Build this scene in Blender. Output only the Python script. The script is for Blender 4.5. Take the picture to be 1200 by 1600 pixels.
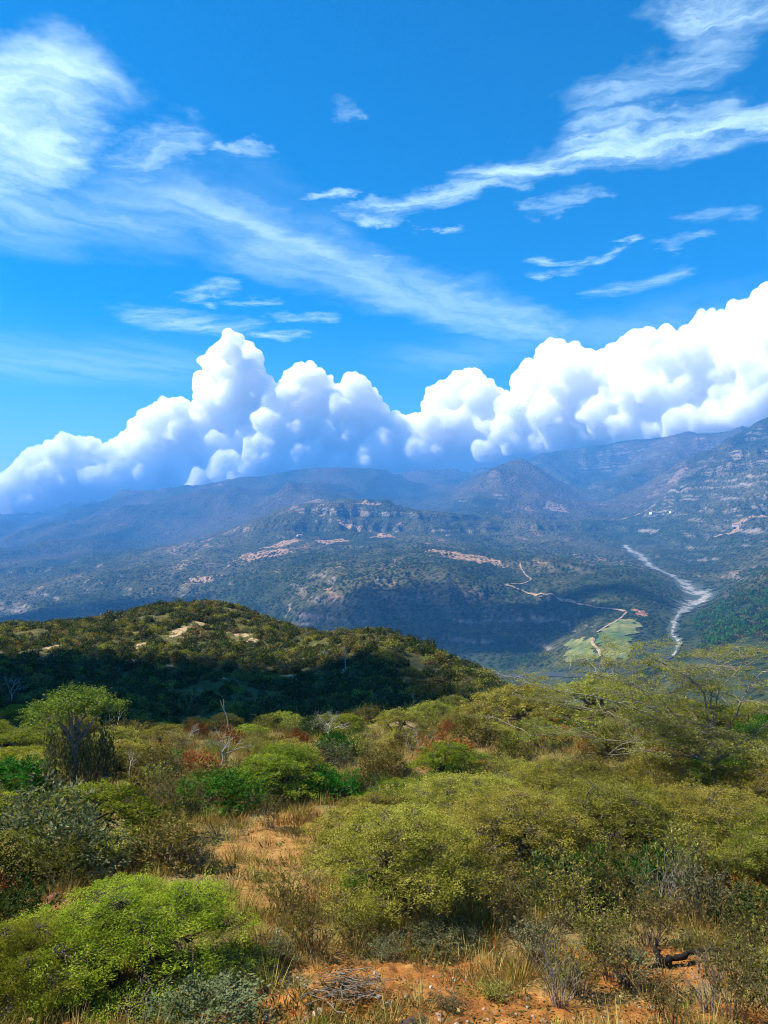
import bpy, bmesh, math, random, time
import numpy as np
from mathutils import Vector
T0 = time.time()
R = math.radians
sc = bpy.context.scene
COL = sc.collection
for o in list(bpy.data.objects):
    bpy.data.objects.remove(o)

# ------------------------------------------------------------------ camera
FPX, PITCH, CAMZ = 1200.0, R(1.43), 9.0
cam = bpy.data.cameras.new('camera')
cam_ob = bpy.data.objects.new('camera', cam)
COL.objects.link(cam_ob)
cam_ob.location = (0, 0, CAMZ)
cam_ob.rotation_euler = (R(90) + PITCH, 0, 0)
cam.sensor_fit = 'VERTICAL'; cam.sensor_height = 24; cam.lens = 18
cam.clip_start = 0.1; cam.clip_end = 200000
sc.camera = cam_ob

# ------------------------------------------------------------------ sky, sun, exposure
SUN_AZ, SUN_EL = R(-88), R(50)
SUND = np.array([math.sin(SUN_AZ) * math.cos(SUN_EL), math.cos(SUN_AZ) * math.cos(SUN_EL), math.sin(SUN_EL)])
sun = bpy.data.lights.new('sun', 'SUN')
sun.energy = 5.0; sun.angle = R(0.53); sun.color = (1.0, 0.93, 0.80)
sun_ob = bpy.data.objects.new('sun', sun)
COL.objects.link(sun_ob)
sun_ob.rotation_euler = Vector(SUND).to_track_quat('Z', 'Y').to_euler()
vs = sc.view_settings
vs.view_transform = 'Standard'; vs.look = 'None'; vs.gamma = 1.0; vs.use_curve_mapping = False
vs.exposure = 1.1
cy = sc.cycles
cy.use_denoising = True; cy.denoiser = 'OPENIMAGEDENOISE'; cy.denoising_input_passes = 'RGB_ALBEDO_NORMAL'; cy.denoising_prefilter = 'NONE'
cy.max_bounces = 44; cy.diffuse_bounces = 2; cy.glossy_bounces = 1; cy.transmission_bounces = 2
cy.use_adaptive_sampling = True; cy.adaptive_threshold = 0.02; cy.adaptive_min_samples = 20
cy.filter_width = 1.05
cy.volume_bounces = 40; cy.transparent_max_bounces = 8
cy.caustics_reflective = False; cy.caustics_refractive = False


class NB:
    """small node-tree helper"""
    def __init__(s, nt):
        s.nt = nt
    def n(s, typ, **kw):
        x = s.nt.nodes.new(typ)
        for k, v in kw.items():
            setattr(x, k, v)
        return x
    def put(s, sock, v):
        if isinstance(v, bpy.types.NodeSocket):
            s.nt.links.new(v, sock)
        elif v is not None:
            if sock.type == 'RGBA' and len(v) == 3:
                v = (*v, 1)
            sock.default_value = v
    def math(s, op, a, b=None, c=None, clamp=False):
        x = s.n('ShaderNodeMath', operation=op, use_clamp=clamp)
        s.put(x.inputs[0], a); s.put(x.inputs[1], b); s.put(x.inputs[2], c)
        return x.outputs[0]
    def vec(s, op, a, b=None, c=None):
        x = s.n('ShaderNodeVectorMath', operation=op)
        s.put(x.inputs[0], a); s.put(x.inputs[1], b)
        if c is not None:
            s.put(x.inputs['Scale'], c)
        return x.outputs['Value'] if op in ('DOT_PRODUCT', 'LENGTH', 'DISTANCE') else x.outputs[0]
    def scale(s, a, f):
        x = s.n('ShaderNodeVectorMath', operation='SCALE')
        s.put(x.inputs[0], a); s.put(x.inputs['Scale'], f)
        return x.outputs[0]
    def noise(s, vec, scale, detail=4, rough=.55, dist=0.0, out='Fac'):
        x = s.n('ShaderNodeTexNoise')
        s.put(x.inputs['Vector'], vec); s.put(x.inputs['Scale'], scale)
        x.inputs['Detail'].default_value = detail; x.inputs['Roughness'].default_value = rough
        x.inputs['Distortion'].default_value = dist
        return x.outputs[out]
    def voro(s, vec, scale, out='Distance', feature='F1'):
        x = s.n('ShaderNodeTexVoronoi', feature=feature)
        s.put(x.inputs['Vector'], vec); s.put(x.inputs['Scale'], scale)
        return x.outputs[out]
    def sstep(s, v, lo, hi, a=0.0, b=1.0):
        x = s.n('ShaderNodeMapRange', interpolation_type='SMOOTHSTEP')
        s.put(x.inputs['Value'], v); s.put(x.inputs['From Min'], lo); s.put(x.inputs['From Max'], hi)
        s.put(x.inputs['To Min'], a); s.put(x.inputs['To Max'], b)
        return x.outputs['Result']
    def mix(s, f, a, b, blend='MIX'):
        x = s.n('ShaderNodeMix', data_type='RGBA', blend_type=blend)
        s.put(x.inputs['Factor'], f); s.put(x.inputs[6], a); s.put(x.inputs[7], b)
        return x.outputs[2]
    def ramp(s, f, stops):
        x = s.n('ShaderNodeValToRGB'); r = x.color_ramp
        while len(r.elements) < len(stops):
            r.elements.new(0.5)
        for e, (p, c) in zip(r.elements, stops):
            e.position = p; e.color = (*c, 1)
        s.put(x.inputs[0], f)
        return x.outputs[0]
    def attr(s, name, out='Fac'):
        x = s.n('ShaderNodeAttribute', attribute_name=name)
        return x.outputs[out]


# world: clear deep-blue sky with high thin cloud laid on a plane overhead
world = bpy.data.worlds.new('World'); sc.world = world; world.use_nodes = True
wb = NB(world.node_tree)
sky = wb.n('ShaderNodeTexSky', sky_type='NISHITA', sun_disc=False)
sky.sun_elevation = SUN_EL; sky.sun_rotation = SUN_AZ
sky.altitude = 1300; sky.air_density = 1.0; sky.dust_density = 0.2; sky.ozone_density = 3.0
dirv = wb.n('ShaderNodeTexCoord').outputs['Generated']
sep = wb.n('ShaderNodeSeparateXYZ'); wb.put(sep.inputs[0], dirv)
zz = wb.math('MAXIMUM', sep.outputs[2], 0.015)
pxy = wb.n('ShaderNodeCombineXYZ')
wb.put(pxy.inputs[0], wb.math('DIVIDE', sep.outputs[0], zz)); wb.put(pxy.inputs[1], wb.math('DIVIDE', sep.outputs[1], zz))
pl = pxy.outputs[0]
hs = wb.n('ShaderNodeHueSaturation')
wb.put(hs.inputs['Color'], sky.outputs[0]); hs.inputs['Saturation'].default_value = 1.5; hs.inputs['Hue'].default_value = .495; hs.inputs['Value'].default_value = 1.0
SKYCOL = hs.outputs[0]
def n2(vec, scale, detail=3, rough=.6, out='Fac'):
    x = wb.n('ShaderNodeTexNoise', noise_dimensions='2D')
    wb.put(x.inputs['Vector'], vec); x.inputs['Scale'].default_value = scale
    x.inputs['Detail'].default_value = detail; x.inputs['Roughness'].default_value = rough
    return x.outputs[out]
# wind-drawn warp so that edges fray
wn = wb.vec('SUBTRACT', n2(pl, 2.4, 5, .62, 'Color'), (.5, .5, .5))
plw = wb.vec('ADD', pl, wb.scale(wn, .5))
plf = wb.vec('ADD', pl, wb.scale(wn, .42))
def pix(px, py):
    t = (830 - py) / FPX
    return ((px - 600) / FPX / t, 1 / t)
def streak(a, b, w, dens, vecs):
    ax, ay = pix(*a); bx, by = pix(*b)
    ab = (bx - ax, by - ay, 0); l2 = ab[0]**2 + ab[1]**2
    d = wb.vec('SUBTRACT', vecs, (ax, ay, 0))
    h = wb.math('DIVIDE', wb.vec('DOT_PRODUCT', d, ab), l2, clamp=True)
    e = wb.vec('LENGTH', wb.vec('SUBTRACT', d, wb.scale(ab, h)))
    return wb.sstep(e, w, 0.0, 0.0, dens)
def along(vecs, dx, dy, sl, sw):
    l = math.hypot(dx, dy); dx /= l; dy /= l
    c = wb.n('ShaderNodeCombineXYZ')
    wb.put(c.inputs[0], wb.math('MULTIPLY', wb.vec('DOT_PRODUCT', vecs, (dx, dy, 0)), sl)); wb.put(c.inputs[1], wb.math('MULTIPLY', wb.vec('DOT_PRODUCT', vecs, (-dy, dx, 0)), sw))
    return c.outputs[0]
fine = n2(along(wb.vec('ADD', pl, wb.scale(wn, .30)), 1.0, -.25, 2.2, 8.5), 1.6, 6, .66)
finem = wb.sstep(fine, .26, .70)
veiln = n2(along(wb.vec('ADD', pl, wb.scale(wn, .35)), 1.3, 1.5, .8, 2.6), 1.5, 5, .62)
veilm = wb.sstep(veiln, .22, .66, .25, 1.0)
crisp = None
for a, b, w, dn in [((555, 335), (820, 275), .10, .80), ((760, 270), (980, 215), .14, .85), ((940, 215), (1300, 170), .16, .80),
                    ((950, 145), (1080, 100), .13, .40), ((1040, 80), (1110, 60), .09, .35), ((1070, 12), (1240, 0), .10, .6), ((600, 345), (725, 350), .055, .8),
                    ((490, 303), (555, 296), .05, .7), ((340, 226), (395, 221), .055, .4), ((820, 405), (880, 402), .07, .6), ((850, 430), (940, 392), .07, .5), ((962, 374), (1000, 368), .06, .6),
                    ((1035, 385), (1070, 365), .06, .3), ((970, 450), (1065, 425), .12, .3), ((860, 318), (925, 298), .07, .4), ((795, 382), (805, 380), .05, .5),
                    ((250, 495), (340, 510), .26, .5), ((300, 460), (335, 440), .10, .5), ((340, 472), (420, 470), .08, .5), ((430, 497), (520, 494), .10, .6), ((420, 523), (480, 518), .10, .6),
                    ((575, 173), (592, 171), .03, .2), ((130, 75), (140, 60), .04, .5), ((185, 245), (265, 225), .12, .4), ((590, 398), (602, 398), .05, .5), ((1100, 330), (1180, 338), .07, .15)]:
    m = streak(a, b, w, dn, plf)
    crisp = m if crisp is None else wb.math('MAXIMUM', crisp, m)
crisp = wb.math('MULTIPLY', wb.math('POWER', crisp, .75), wb.math('MULTIPLY_ADD', finem, .85, .15), clamp=True)
veil = None
for a, b, w, dn in [((-100, 330), (330, 325), .50, .50), ((300, 310), (480, 395), .22, .62), ((420, 385), (830, 515), .38, .56),
                    ((-60, 150), (50, 120), .27, 1.15), ((-60, 270), (40, 205), .24, 1.0), ((-100, 560), (200, 570), 1.0, .30), ((700, 560), (1200, 480), .6, .22)]:
    m = streak(a, b, w, dn, plw)
    veil = m if veil is None else wb.math('MAXIMUM', veil, m)
veil = wb.math('MULTIPLY', veil, veilm)
cl = wb.math('MAXIMUM', crisp, veil, clamp=True)
cl = wb.math('MULTIPLY', cl, wb.math('MULTIPLY', wb.sstep(sep.outputs[2], .02, .12), wb.sstep(sep.outputs[1], .58, .68)))
CIRRUS = (4.3, 6.0, 6.8)
bg_a = world.node_tree.nodes['Background']
bg_b = wb.n('ShaderNodeBackground')
# the rest of the sky carries the same thin cloud; the part ahead is worked out in detail
rest = wb.math('MULTIPLY', wb.sstep(n2(pl, .9, 5, .62), .56, .82, 0, .55), wb.math('MULTIPLY', wb.sstep(sep.outputs[2], .02, .3), wb.sstep(sep.outputs[1], .58, .45)))
wb.put(bg_a.inputs[0], wb.mix(rest, SKYCOL, CIRRUS)); wb.put(bg_b.inputs[0], wb.mix(cl, SKYCOL, CIRRUS))
bg_a.inputs[1].default_value = 0.098; bg_b.inputs[1].default_value = 0.098
front = wb.math('MULTIPLY', wb.math('GREATER_THAN', sep.outputs[1], .58), wb.math('GREATER_THAN', sep.outputs[2], .02))
mx_ = wb.n('ShaderNodeMixShader'); wb.put(mx_.inputs[0], front)
world.node_tree.links.new(bg_a.outputs[0], mx_.inputs[1]); world.node_tree.links.new(bg_b.outputs[0], mx_.inputs[2])
world.node_tree.links.new(mx_.outputs[0], world.node_tree.nodes['World Output'].inputs[0])


# ------------------------------------------------------------------ maths
def P(px, py, D):
    u = (px - 600) / FPX; v = (800 - py) / FPX
    y = math.cos(PITCH) - v * math.sin(PITCH); z = math.sin(PITCH) + v * math.cos(PITCH)
    return np.array([u / y * D, D, CAMZ + z / y * D])

_rs = np.random.default_rng(11)
_perm = _rs.permutation(256).astype(np.int64); _perm = np.concatenate([_perm, _perm])
_g2 = np.stack([np.cos(np.arange(256) / 256 * 2 * np.pi * 7.13), np.sin(np.arange(256) / 256 * 2 * np.pi * 7.13)], -1)
def perlin(x, y, s=0):
    xi = np.floor(x).astype(np.int64); yi = np.floor(y).astype(np.int64)
    xf = x - xi; yf = y - yi
    def g(ix, iy, dx, dy):
        h = _perm[(_perm[(ix + s * 37) & 255] + iy) & 255]
        v = _g2[h]
        return v[..., 0] * dx + v[..., 1] * dy
    u = xf * xf * xf * (xf * (xf * 6 - 15) + 10); v = yf * yf * yf * (yf * (yf * 6 - 15) + 10)
    a = g(xi, yi, xf, yf); b = g(xi + 1, yi, xf - 1, yf); c = g(xi, yi + 1, xf, yf - 1); d = g(xi + 1, yi + 1, xf - 1, yf - 1)
    return (a + (b - a) * u + (c - a) * v + (a - b - c + d) * u * v) * 1.5
def fbm(x, y, o=4, s=0, g=.5):
    t = 0; a = 1
    for i in range(o):
        t = t + a * perlin(x * 2**i, y * 2**i, s + i); a *= g
    return t
def ridged(x, y, o=4, s=0, g=.5):
    t = 0; a = 1; w = 1
    for i in range(o):
        n = 1 - np.abs(perlin(x * 2**i, y * 2**i, s + i)); n = n * n * w
        t = t + a * n; w = np.clip(n * 1.6, 0, 1); a *= g
    return t
def perlin3(p, s=0):
    return (perlin(p[:, 0], p[:, 1] + p[:, 2] * .37, s) + perlin(p[:, 1], p[:, 2] + p[:, 0] * .41, s + 3) + perlin(p[:, 2], p[:, 0] - p[:, 1] * .33, s + 5)) / 1.7
def sst(x, a, b):
    t = np.clip((x - a) / (b - a), 0, 1)
    return t * t * (3 - 2 * t)

# ------------------------------------------------------------------ terrain: heights as sight-line slopes over (u = x/y, ln y)
NEAR = {
 -200: [(45, 1200), (62, 1145), (80, 1130), (100, 1095), (140, 1020), (175, 992), (210, 1000), (280, 1130)],
 0:    [(45, 1192), (62, 1145), (78, 1128), (92, 1100), (112, 1062), (142, 1018), (175, 987), (205, 992), (280, 1120)],
 200:  [(45, 1195), (62, 1152), (80, 1138), (96, 1104), (115, 1058), (145, 1004), (178, 962), (195, 956), (230, 980), (310, 1120)],
 350:  [(45, 1198), (62, 1155), (80, 1142), (96, 1108), (115, 1062), (142, 1014), (175, 962), (195, 948), (220, 962), (310, 1110)],
 450:  [(45, 1195), (60, 1155), (80, 1140), (100, 1094), (120, 1056), (146, 1012), (175, 985), (195, 988), (225, 1010), (310, 1130)],
 530:  [(45, 1190), (60, 1152), (80, 1132), (100, 1084), (120, 1040), (140, 1006), (155, 994), (172, 1002), (260, 1130)],
 620:  [(45, 1185), (60, 1145), (80, 1118), (100, 1076), (120, 1028), (140, 998), (150, 992), (165, 1003), (230, 1100)],
 700:  [(45, 1180), (60, 1132), (80, 1114), (100, 1086), (120, 1052), (135, 1034), (150, 1046), (210, 1150)],
 770:  [(45, 1175), (58, 1130), (75, 1106), (95, 1088), (115, 1070), (125, 1068), (140, 1086), (190, 1170)],
 850:  [(42, 1180), (52, 1140), (64, 1120), (75, 1116), (90, 1128), (130, 1200)],
 1000: [(42, 1182), (52, 1142), (60, 1130), (68, 1130), (82, 1150), (120, 1240)],
 1200: [(42, 1180), (52, 1140), (60, 1126), (68, 1126), (82, 1150), (120, 1240)],
 1420: [(42, 1180), (52, 1138), (60, 1122), (68, 1122), (82, 1150), (120, 1240)],
}
for k in NEAR:
    NEAR[k] = [(6, 1692), (8, 1650), (12, 1602), (15, 1505), (20, 1402), (28, 1298)] + ([(36, 1238)] if True else []) + NEAR[k]
FAR = {
 -300: [(400, 1420), (1000, 1090), (1500, 1020), (2200, 975), (3000, 930), (4500, 880), (6500, 842), (8500, 828), (10800, 815)],
 0:    [(400, 1450), (1000, 1095), (1500, 1012), (2200, 962), (2600, 935), (3300, 895), (4500, 864), (6000, 842), (8000, 818), (9500, 803), (10800, 800)],
 200:  [(400, 1460), (1000, 1110), (1400, 1032), (1900, 962), (2600, 893), (3200, 870), (4500, 852), (5500, 818), (6500, 788), (7200, 779), (8600, 792), (10000, 777), (10800, 778)],
 350:  [(400, 1470), (1000, 1115), (1400, 1042), (1800, 962), (2300, 897), (3000, 858), (3500, 836), (4500, 815), (5500, 792), (6500, 768), (7500, 762), (10000, 765), (10800, 768)],
 430:  [(1000, 1115), (1400, 1045), (1750, 962), (2100, 897), (2900, 850), (3300, 825), (3500, 806), (3650, 798), (4400, 810), (5500, 775), (6500, 752), (9000, 750), (10800, 752)],
 510:  [(400, 1480), (1000, 1120), (1400, 1050), (1600, 970), (1720, 920), (1820, 902), (1950, 892), (2300, 871), (2900, 843), (3200, 828), (3390, 816), (3460, 788), (3620, 780), (4300, 802), (5000, 774), (6000, 744), (7000, 739), (9500, 748), (10800, 748)],
 600:  [(400, 1490), (1000, 1130), (1350, 1062), (1530, 985), (1640, 925), (1720, 897), (1800, 887), (1950, 880), (2400, 857), (2900, 840), (3200, 826), (3370, 818), (3440, 790), (3560, 783), (4300, 805), (5500, 768), (6500, 752), (8000, 742), (9500, 748)],
 700:  [(400, 1500), (1000, 1140), (1280, 1066), (1480, 1002), (1640, 930), (1720, 896), (1850, 881), (2000, 873), (2400, 859), (2900, 842), (3250, 828), (3400, 820), (3460, 802), (4100, 808), (4800, 780), (5500, 765), (7000, 752), (8200, 742), (9500, 745)],
 790:  [(400, 1500), (900, 1150), (1250, 1056), (1400, 1022), (1600, 962), (1800, 908), (1950, 885), (2300, 872), (2800, 853), (3350, 832), (3500, 826), (3570, 806), (4000, 808), (4700, 772), (5250, 727), (5550, 711), (6400, 752), (7800, 738), (9500, 745)],
 860:  [(400, 1480), (800, 1160), (1100, 1062), (1250, 1030), (1400, 1000), (1550, 964), (1700, 927), (1900, 887), (2100, 876), (2600, 861), (3200, 838), (3520, 829), (3600, 811), (4200, 803), (5000, 772), (5500, 752), (5800, 760), (6800, 712), (7200, 702), (9500, 725)],
 930:  [(400, 1450), (700, 1180), (1000, 1060), (1150, 1022), (1260, 988), (1400, 957), (1600, 922), (1800, 895), (1950, 888), (2300, 878), (2800, 860), (3300, 838), (3800, 812), (4500, 797), (5500, 782), (6300, 735), (6800, 700), (7000, 696), (9000, 725)],
 1000: [(400, 1400), (600, 1200), (900, 1055), (1150, 1002), (1300, 968), (1500, 932), (1650, 912), (2000, 888), (2600, 867), (3000, 850), (3500, 822), (4000, 795), (4500, 772), (5300, 755), (6200, 700), (6500, 690), (8500, 725)],
 1080: [(400, 1330), (600, 1150), (800, 1050), (1000, 1005), (1250, 975), (1500, 949), (1650, 939), (1900, 908), (2300, 882), (2700, 852), (3200, 802), (3700, 757), (4200, 722), (4450, 714), (5200, 735), (6100, 683), (6400, 677), (8500, 720)],
 1200: [(400, 1250), (600, 1090), (750, 1030), (900, 985), (1100, 953), (1300, 920), (1500, 893), (1800, 883), (2200, 850), (2600, 817), (3000, 760), (3500, 722), (4000, 682), (4450, 655), (5500, 690), (6200, 668), (8500, 720)],
 1400: [(400, 1220), (700, 1020), (900, 965), (1300, 892), (2000, 852), (2600, 802), (3500, 700), (4300, 640), (4600, 640), (6200, 665), (8500, 720)],
}
def rbf_field(ctrl, us, ls, reg=2e-3):
    a = []; b = []
    for px, rows in ctrl.items():
        for D, py in rows:
            a.append(((px - 600) / FPX * 2.6, math.log(D))); b.append(py)
    a = np.array(a); b = np.array(b, float); n = len(a)
    def k(p, q):
        r2 = ((p[:, None, :] - q[None]) ** 2).sum(-1)
        return .5 * r2 * np.log(r2 + 1e-9)
    M = np.zeros((n + 3, n + 3)); M[:n, :n] = k(a, a) + reg * np.eye(n)
    Q = np.concatenate([np.ones((n, 1)), a], 1); M[:n, n:] = Q; M[n:, :n] = Q.T
    c = np.linalg.solve(M, np.concatenate([b, np.zeros(3)]))
    U, Lg = np.meshgrid(us * 2.6, ls)
    g = np.stack([U.ravel(), Lg.ravel()], -1)
    out = k(g, a) @ c[:n] + c[n] + g @ c[n + 1:]
    return out.reshape(len(ls), len(us))

UC = np.linspace(-.85, .85, 150)
def upsample(field, lsc, us, ls):
    fi = np.interp(us, UC, np.arange(len(UC))); i = np.clip(fi.astype(int), 0, len(UC) - 2); fx = fi - i
    gj = np.interp(ls, lsc, np.arange(len(lsc))); j = np.clip(gj.astype(int), 0, len(lsc) - 2); fy = (gj - j)[:, None]
    A = field[:, i] * (1 - fx) + field[:, i + 1] * fx
    return A[j] * (1 - fy) + A[j + 1] * fy

def rows(*seg):
    out = []
    for a, b, n in seg:
        out.append(np.exp(np.linspace(math.log(a), math.log(b), n, endpoint=False)))
    return np.concatenate(out + [[seg[-1][1]]])
DR = rows((6, 75, 200), (75, 260, 150), (260, 900, 45), (900, 2300, 210), (2300, 3900, 150), (3900, 7400, 120), (7400, 9000, 30))
I_HILL = int(np.searchsorted(DR, 74.9)); I_CANYON = int(np.searchsorted(DR, 330)); I_MOUNT = int(np.searchsorted(DR, 3900 - 1))
US = np.concatenate([np.linspace(-.82, -.57, 30, endpoint=False), np.linspace(-.57, .57, 520, endpoint=False), np.linspace(.57, .82, 31)])
LS = np.log(DR)
UU, DD = np.meshgrid(US, DR); XX = UU * DD; YY = DD

lsn = np.linspace(math.log(6), math.log(330), 130); lsf = np.linspace(math.log(330), math.log(10800), 170)
pn = upsample(rbf_field(NEAR, UC, lsn), lsn, US, np.minimum(LS, lsn[-1]))
pf = upsample(rbf_field(FAR, UC, lsf), lsf, US, np.maximum(LS, lsf[0]))
ZN = CAMZ + (830 - pn) / FPX * DD
ZF = CAMZ + (830 - pf) / FPX * DD
ZN = np.where(DD > 330, -1e4, ZN)
zf_edge = ZF[np.searchsorted(DR, 330)]
ZF = np.where(DD < 330, zf_edge[None, :] - (330 - DD) * .15, ZF)
ZF = np.maximum(ZF, -262 + 6 * fbm(XX / 160, YY / 160, 2, 70))
ZF0 = ZF.copy()

# river course in the valley (photo pixels -> ground)
def hit(px, py, Z, dmin=0):
    u = (px - 600) / FPX
    zc = np.array([np.interp(u, US, Z[i]) for i in range(len(DR))])
    pyv = 830 - FPX * (zc - CAMZ) / DR
    ok = np.where((pyv <= py) & (DR >= dmin))[0]
    i = ok[0] if len(ok) else len(DR) - 1
    if i > 0 and pyv[i - 1] > py and DR[i - 1] >= dmin:
        f = (pyv[i - 1] - py) / (pyv[i - 1] - pyv[i] + 1e-9); D = DR[i - 1] + f * (DR[i] - DR[i - 1])
    else:
        D = DR[i]
    return np.array([u * D, D])
def zat(x, y, Z=None):
    Z = ZT if Z is None else Z
    x = np.asarray(x, float); y = np.asarray(y, float)
    u = x / y
    fi = np.interp(u, US, np.arange(len(US))); i = np.clip(fi.astype(int), 0, len(US) - 2); fx = fi - i
    gj = np.interp(np.log(y), LS, np.arange(len(LS))); j = np.clip(gj.astype(int), 0, len(LS) - 2); fy = gj - j
    return (Z[j, i] * (1 - fx) + Z[j, i + 1] * fx) * (1 - fy) + (Z[j + 1, i] * (1 - fx) + Z[j + 1, i + 1] * fx) * fy
def polydist(x, y, pts):
    d = np.full(x.shape, 1e9)
    for a, b in zip(pts[:-1], pts[1:]):
        ab = b - a
        t = np.clip(((x - a[0]) * ab[0] + (y - a[1]) * ab[1]) / (ab @ ab), 0, 1)
        d = np.minimum(d, np.hypot(x - a[0] - t * ab[0], y - a[1] - t * ab[1]))
    return d
RIV = [np.array(hit(px, py, ZF0, 900)) for px, py in [(975, 850), (985, 858), (1000, 866), (1012, 878), (1022, 886), (1050, 898), (1075, 912), (1085, 922), (1100, 928), (1090, 938), (1072, 945), (1055, 960), (1048, 985), (1060, 1000), (1050, 1020)]]
RIV += [np.array(hit(px, py, ZF0, 900)) for px, py in [(1000, 1042), (900, 1050), (830, 1048), (760, 1050), (680, 1060), (560, 1068)]]
driv = np.where((DD > 900) & (DD < 4200), polydist(XX, YY, RIV), 1e9)

# relief
amp = sst(DD, 700, 1300) * (1 - .55 * sst(driv, 400, 60))
wx = XX + 90 * fbm(XX / 500, YY / 500, 2, 5); wy = YY + 90 * fbm(XX / 500 + 9, YY / 500, 2, 6)
sl0 = np.gradient(ZF0, axis=0) / np.gradient(DD, axis=0)
st0 = sst(sl0, .10, .42)
big = (ridged(wx / 1500 + 3.3, wy / 2300, 3, 20, .38) - .9) * .026 * DD * sst(DD, 3300, 5000)
big = big + (ridged(wx / 560, wy / 1500 + 4.1, 3, 47, .42) - .9) * .0125 * DD * sst(DD, 3900, 4900) * (.35 + .65 * st0)
mid = (ridged(wx / 330, wy / 700 + 1.7, 3, 31, .45) - 1.0) * (.0095 + .008 * st0) * np.minimum(DD, 5000)
rib = (ridged(wx / 85, wy / 420, 3, 40) - .9) * .0068 * np.minimum(DD, 3800) * (.22 + .78 * st0)
fin = fbm(XX / 38, YY / 60, 3, 50) * .0011 * np.minimum(DD, 4200)
rel = (big + mid * (.75 - .35 * sst(DD, 3600, 4600)) * (.45 + .65 * st0) + rib * (1 - .75 * sst(DD, 3400, 4400)) + fin * (1 - .5 * sst(DD, 3400, 4400))) * amp
ZF = ZF + rel
cap = 560 + 250 * sst(UU, -.1, .35)
ZF = np.where(ZF > cap, cap + (ZF - cap) * .25, ZF)
# bedded cliffs: benches and risers
LV = np.array([-300, -232, -196, -150, -122, -84, -66, -30, -8, 34, 52, 98, 118, 165, 230, 262, 330, 420, 1500.])
xp = []; yp = []
for a, c in zip(LV[:-1], LV[1:]):
    xp += [a, a + .78 * (c - a)]; yp += [a, a + .30 * (c - a)]
tm = sst(DD, 1250, 1500) * (1 - sst(DD, 4300, 5000)) * np.maximum(sst(fbm(XX / 420, YY / 420, 3, 61), -.35, .2), .95 * sst(DD, 2900, 3100) * sst(UU, -.2, -.08) * (1 - sst(UU, .22, .28)))
wz = 26 * fbm(XX / 520, YY / 520, 3, 63)
zt = np.interp(ZF + wz, xp, yp) - wz
ZF = ZF + (zt - ZF) * .85 * tm * sst(driv, 30, 160)
bed = sst(driv, 85, 20)
rivz = ZF0 - 5
ZF = ZF * (1 - bed) + rivz * bed
# near relief
ZNr = ZN + fbm(XX / 28, YY / 28, 3, 80) * 1.1 * sst(DD, 45, 90) + fbm(XX / 7, YY / 7, 3, 85) * .32 * sst(DD, 13, 30) + fbm(XX / 1.7, YY / 1.7, 4, 88) * .10 * sst(DD, 6, 9) \
    + fbm(XX / .35, YY / .35, 3, 90) * .045 * (1 - sst(DD, 22, 34))
mx, my = hit(520, 1560, ZN)
ZNr += .42 * np.exp(-(((XX - mx) / .75) ** 2 + ((YY - my) / .5) ** 2)) + .2 * np.exp(-(((XX - mx - 1.2) / 1.2) ** 2 + ((YY - my - .2) / .7) ** 2))
kk = 6.0
ZT = np.where(DD < 330, np.maximum(ZNr, ZF) + kk * np.exp(-np.abs(ZNr - ZF) / kk) * .25 * sst(DD, 120, 260), ZF)

# bare-soil factor on the near ground: a footpath, pale scars on the hill
def ghit(px, py, dmin=0):
    return hit(px, py, ZT, dmin)
def blob(px, py, rx, ry, dmin=0):
    c = ghit(px, py, dmin)
    return np.clip(1.6 * np.exp(-(((XX - c[0]) / rx) ** 2 + ((YY - c[1]) / ry) ** 2)), 0, 1)
bare = np.zeros_like(XX)
for q in [(440, 1310, 1.3, 5), (400, 1330, 1.6, 3), (420, 1385, 1.2, 2), (550, 1560, 3.2, 1.4), (700, 1570, 3.2, 1.3), (480, 1590, 1.6, .7), (560, 1260, .8, 2.5), (650, 1520, 2.0, 1.3), (900, 1590, 3, .9), (1010, 1500, 1.6, 1.2), (1080, 1580, 1.6, 1.),
          (110, 1395, .9, 1.6), (140, 1370, 1.2, 1.2), (270, 1320, .8, 2.0)]:
    bare = np.maximum(bare, blob(*q))
scar = np.zeros_like(XX)
for q in [(283, 985, 1.5, 7.5), (290, 997, 1.0, 3.5), (85, 1010, 1.5, 4.2), (82, 1024, 1.2, 3.4), (395, 1000, 1.9, 1.7), (380, 992, 2.2, 1.5), (215, 1012, 1.6, 1.2), (225, 1005, 1.8, .9), (480, 985, 2.4, 2.2), (360, 1060, 2.0, 2), (445, 1055, 2.5, 1.5), (535, 1050, 1.8, 2.), (320, 975, 2.0, 1.5), (200, 1030, 2.5, .9), (255, 1040, 2.5, .8)]:
    scar = np.maximum(scar, blob(*q, 70))


# ------------------------------------------------------------------ objects
def tag(o, label=None, cat=None, group=None, kind=None):
    for k, v in (('label', label), ('category', cat), ('group', group), ('kind', kind)):
        if v:
            o[k] = v
    return o
def mesh_ob(name, V, Fc, mat, parent=None, smooth=False, attrs=None, link=True):
    me = bpy.data.meshes.new(name)
    V = np.asarray(V, np.float32); Fc = np.asarray(Fc, np.int32)
    k = Fc.shape[1]
    me.vertices.add(len(V)); me.vertices.foreach_set('co', V.ravel())
    me.loops.add(Fc.size); me.loops.foreach_set('vertex_index', Fc.ravel())
    me.polygons.add(len(Fc)); me.polygons.foreach_set('loop_start', np.arange(0, Fc.size, k, dtype=np.int32))
    me.polygons.foreach_set('use_smooth', np.full(len(Fc), smooth))
    me.update(calc_edges=True)
    for an, av in (attrs or {}).items():
        a = me.attributes.new(an, 'FLOAT', 'POINT'); a.data.foreach_set('value', np.asarray(av, np.float32).ravel())
    if mat:
        me.materials.append(mat)
    ob = bpy.data.objects.new(name, me)
    if link:
        COL.objects.link(ob)
    ob.parent = parent
    return ob
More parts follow.
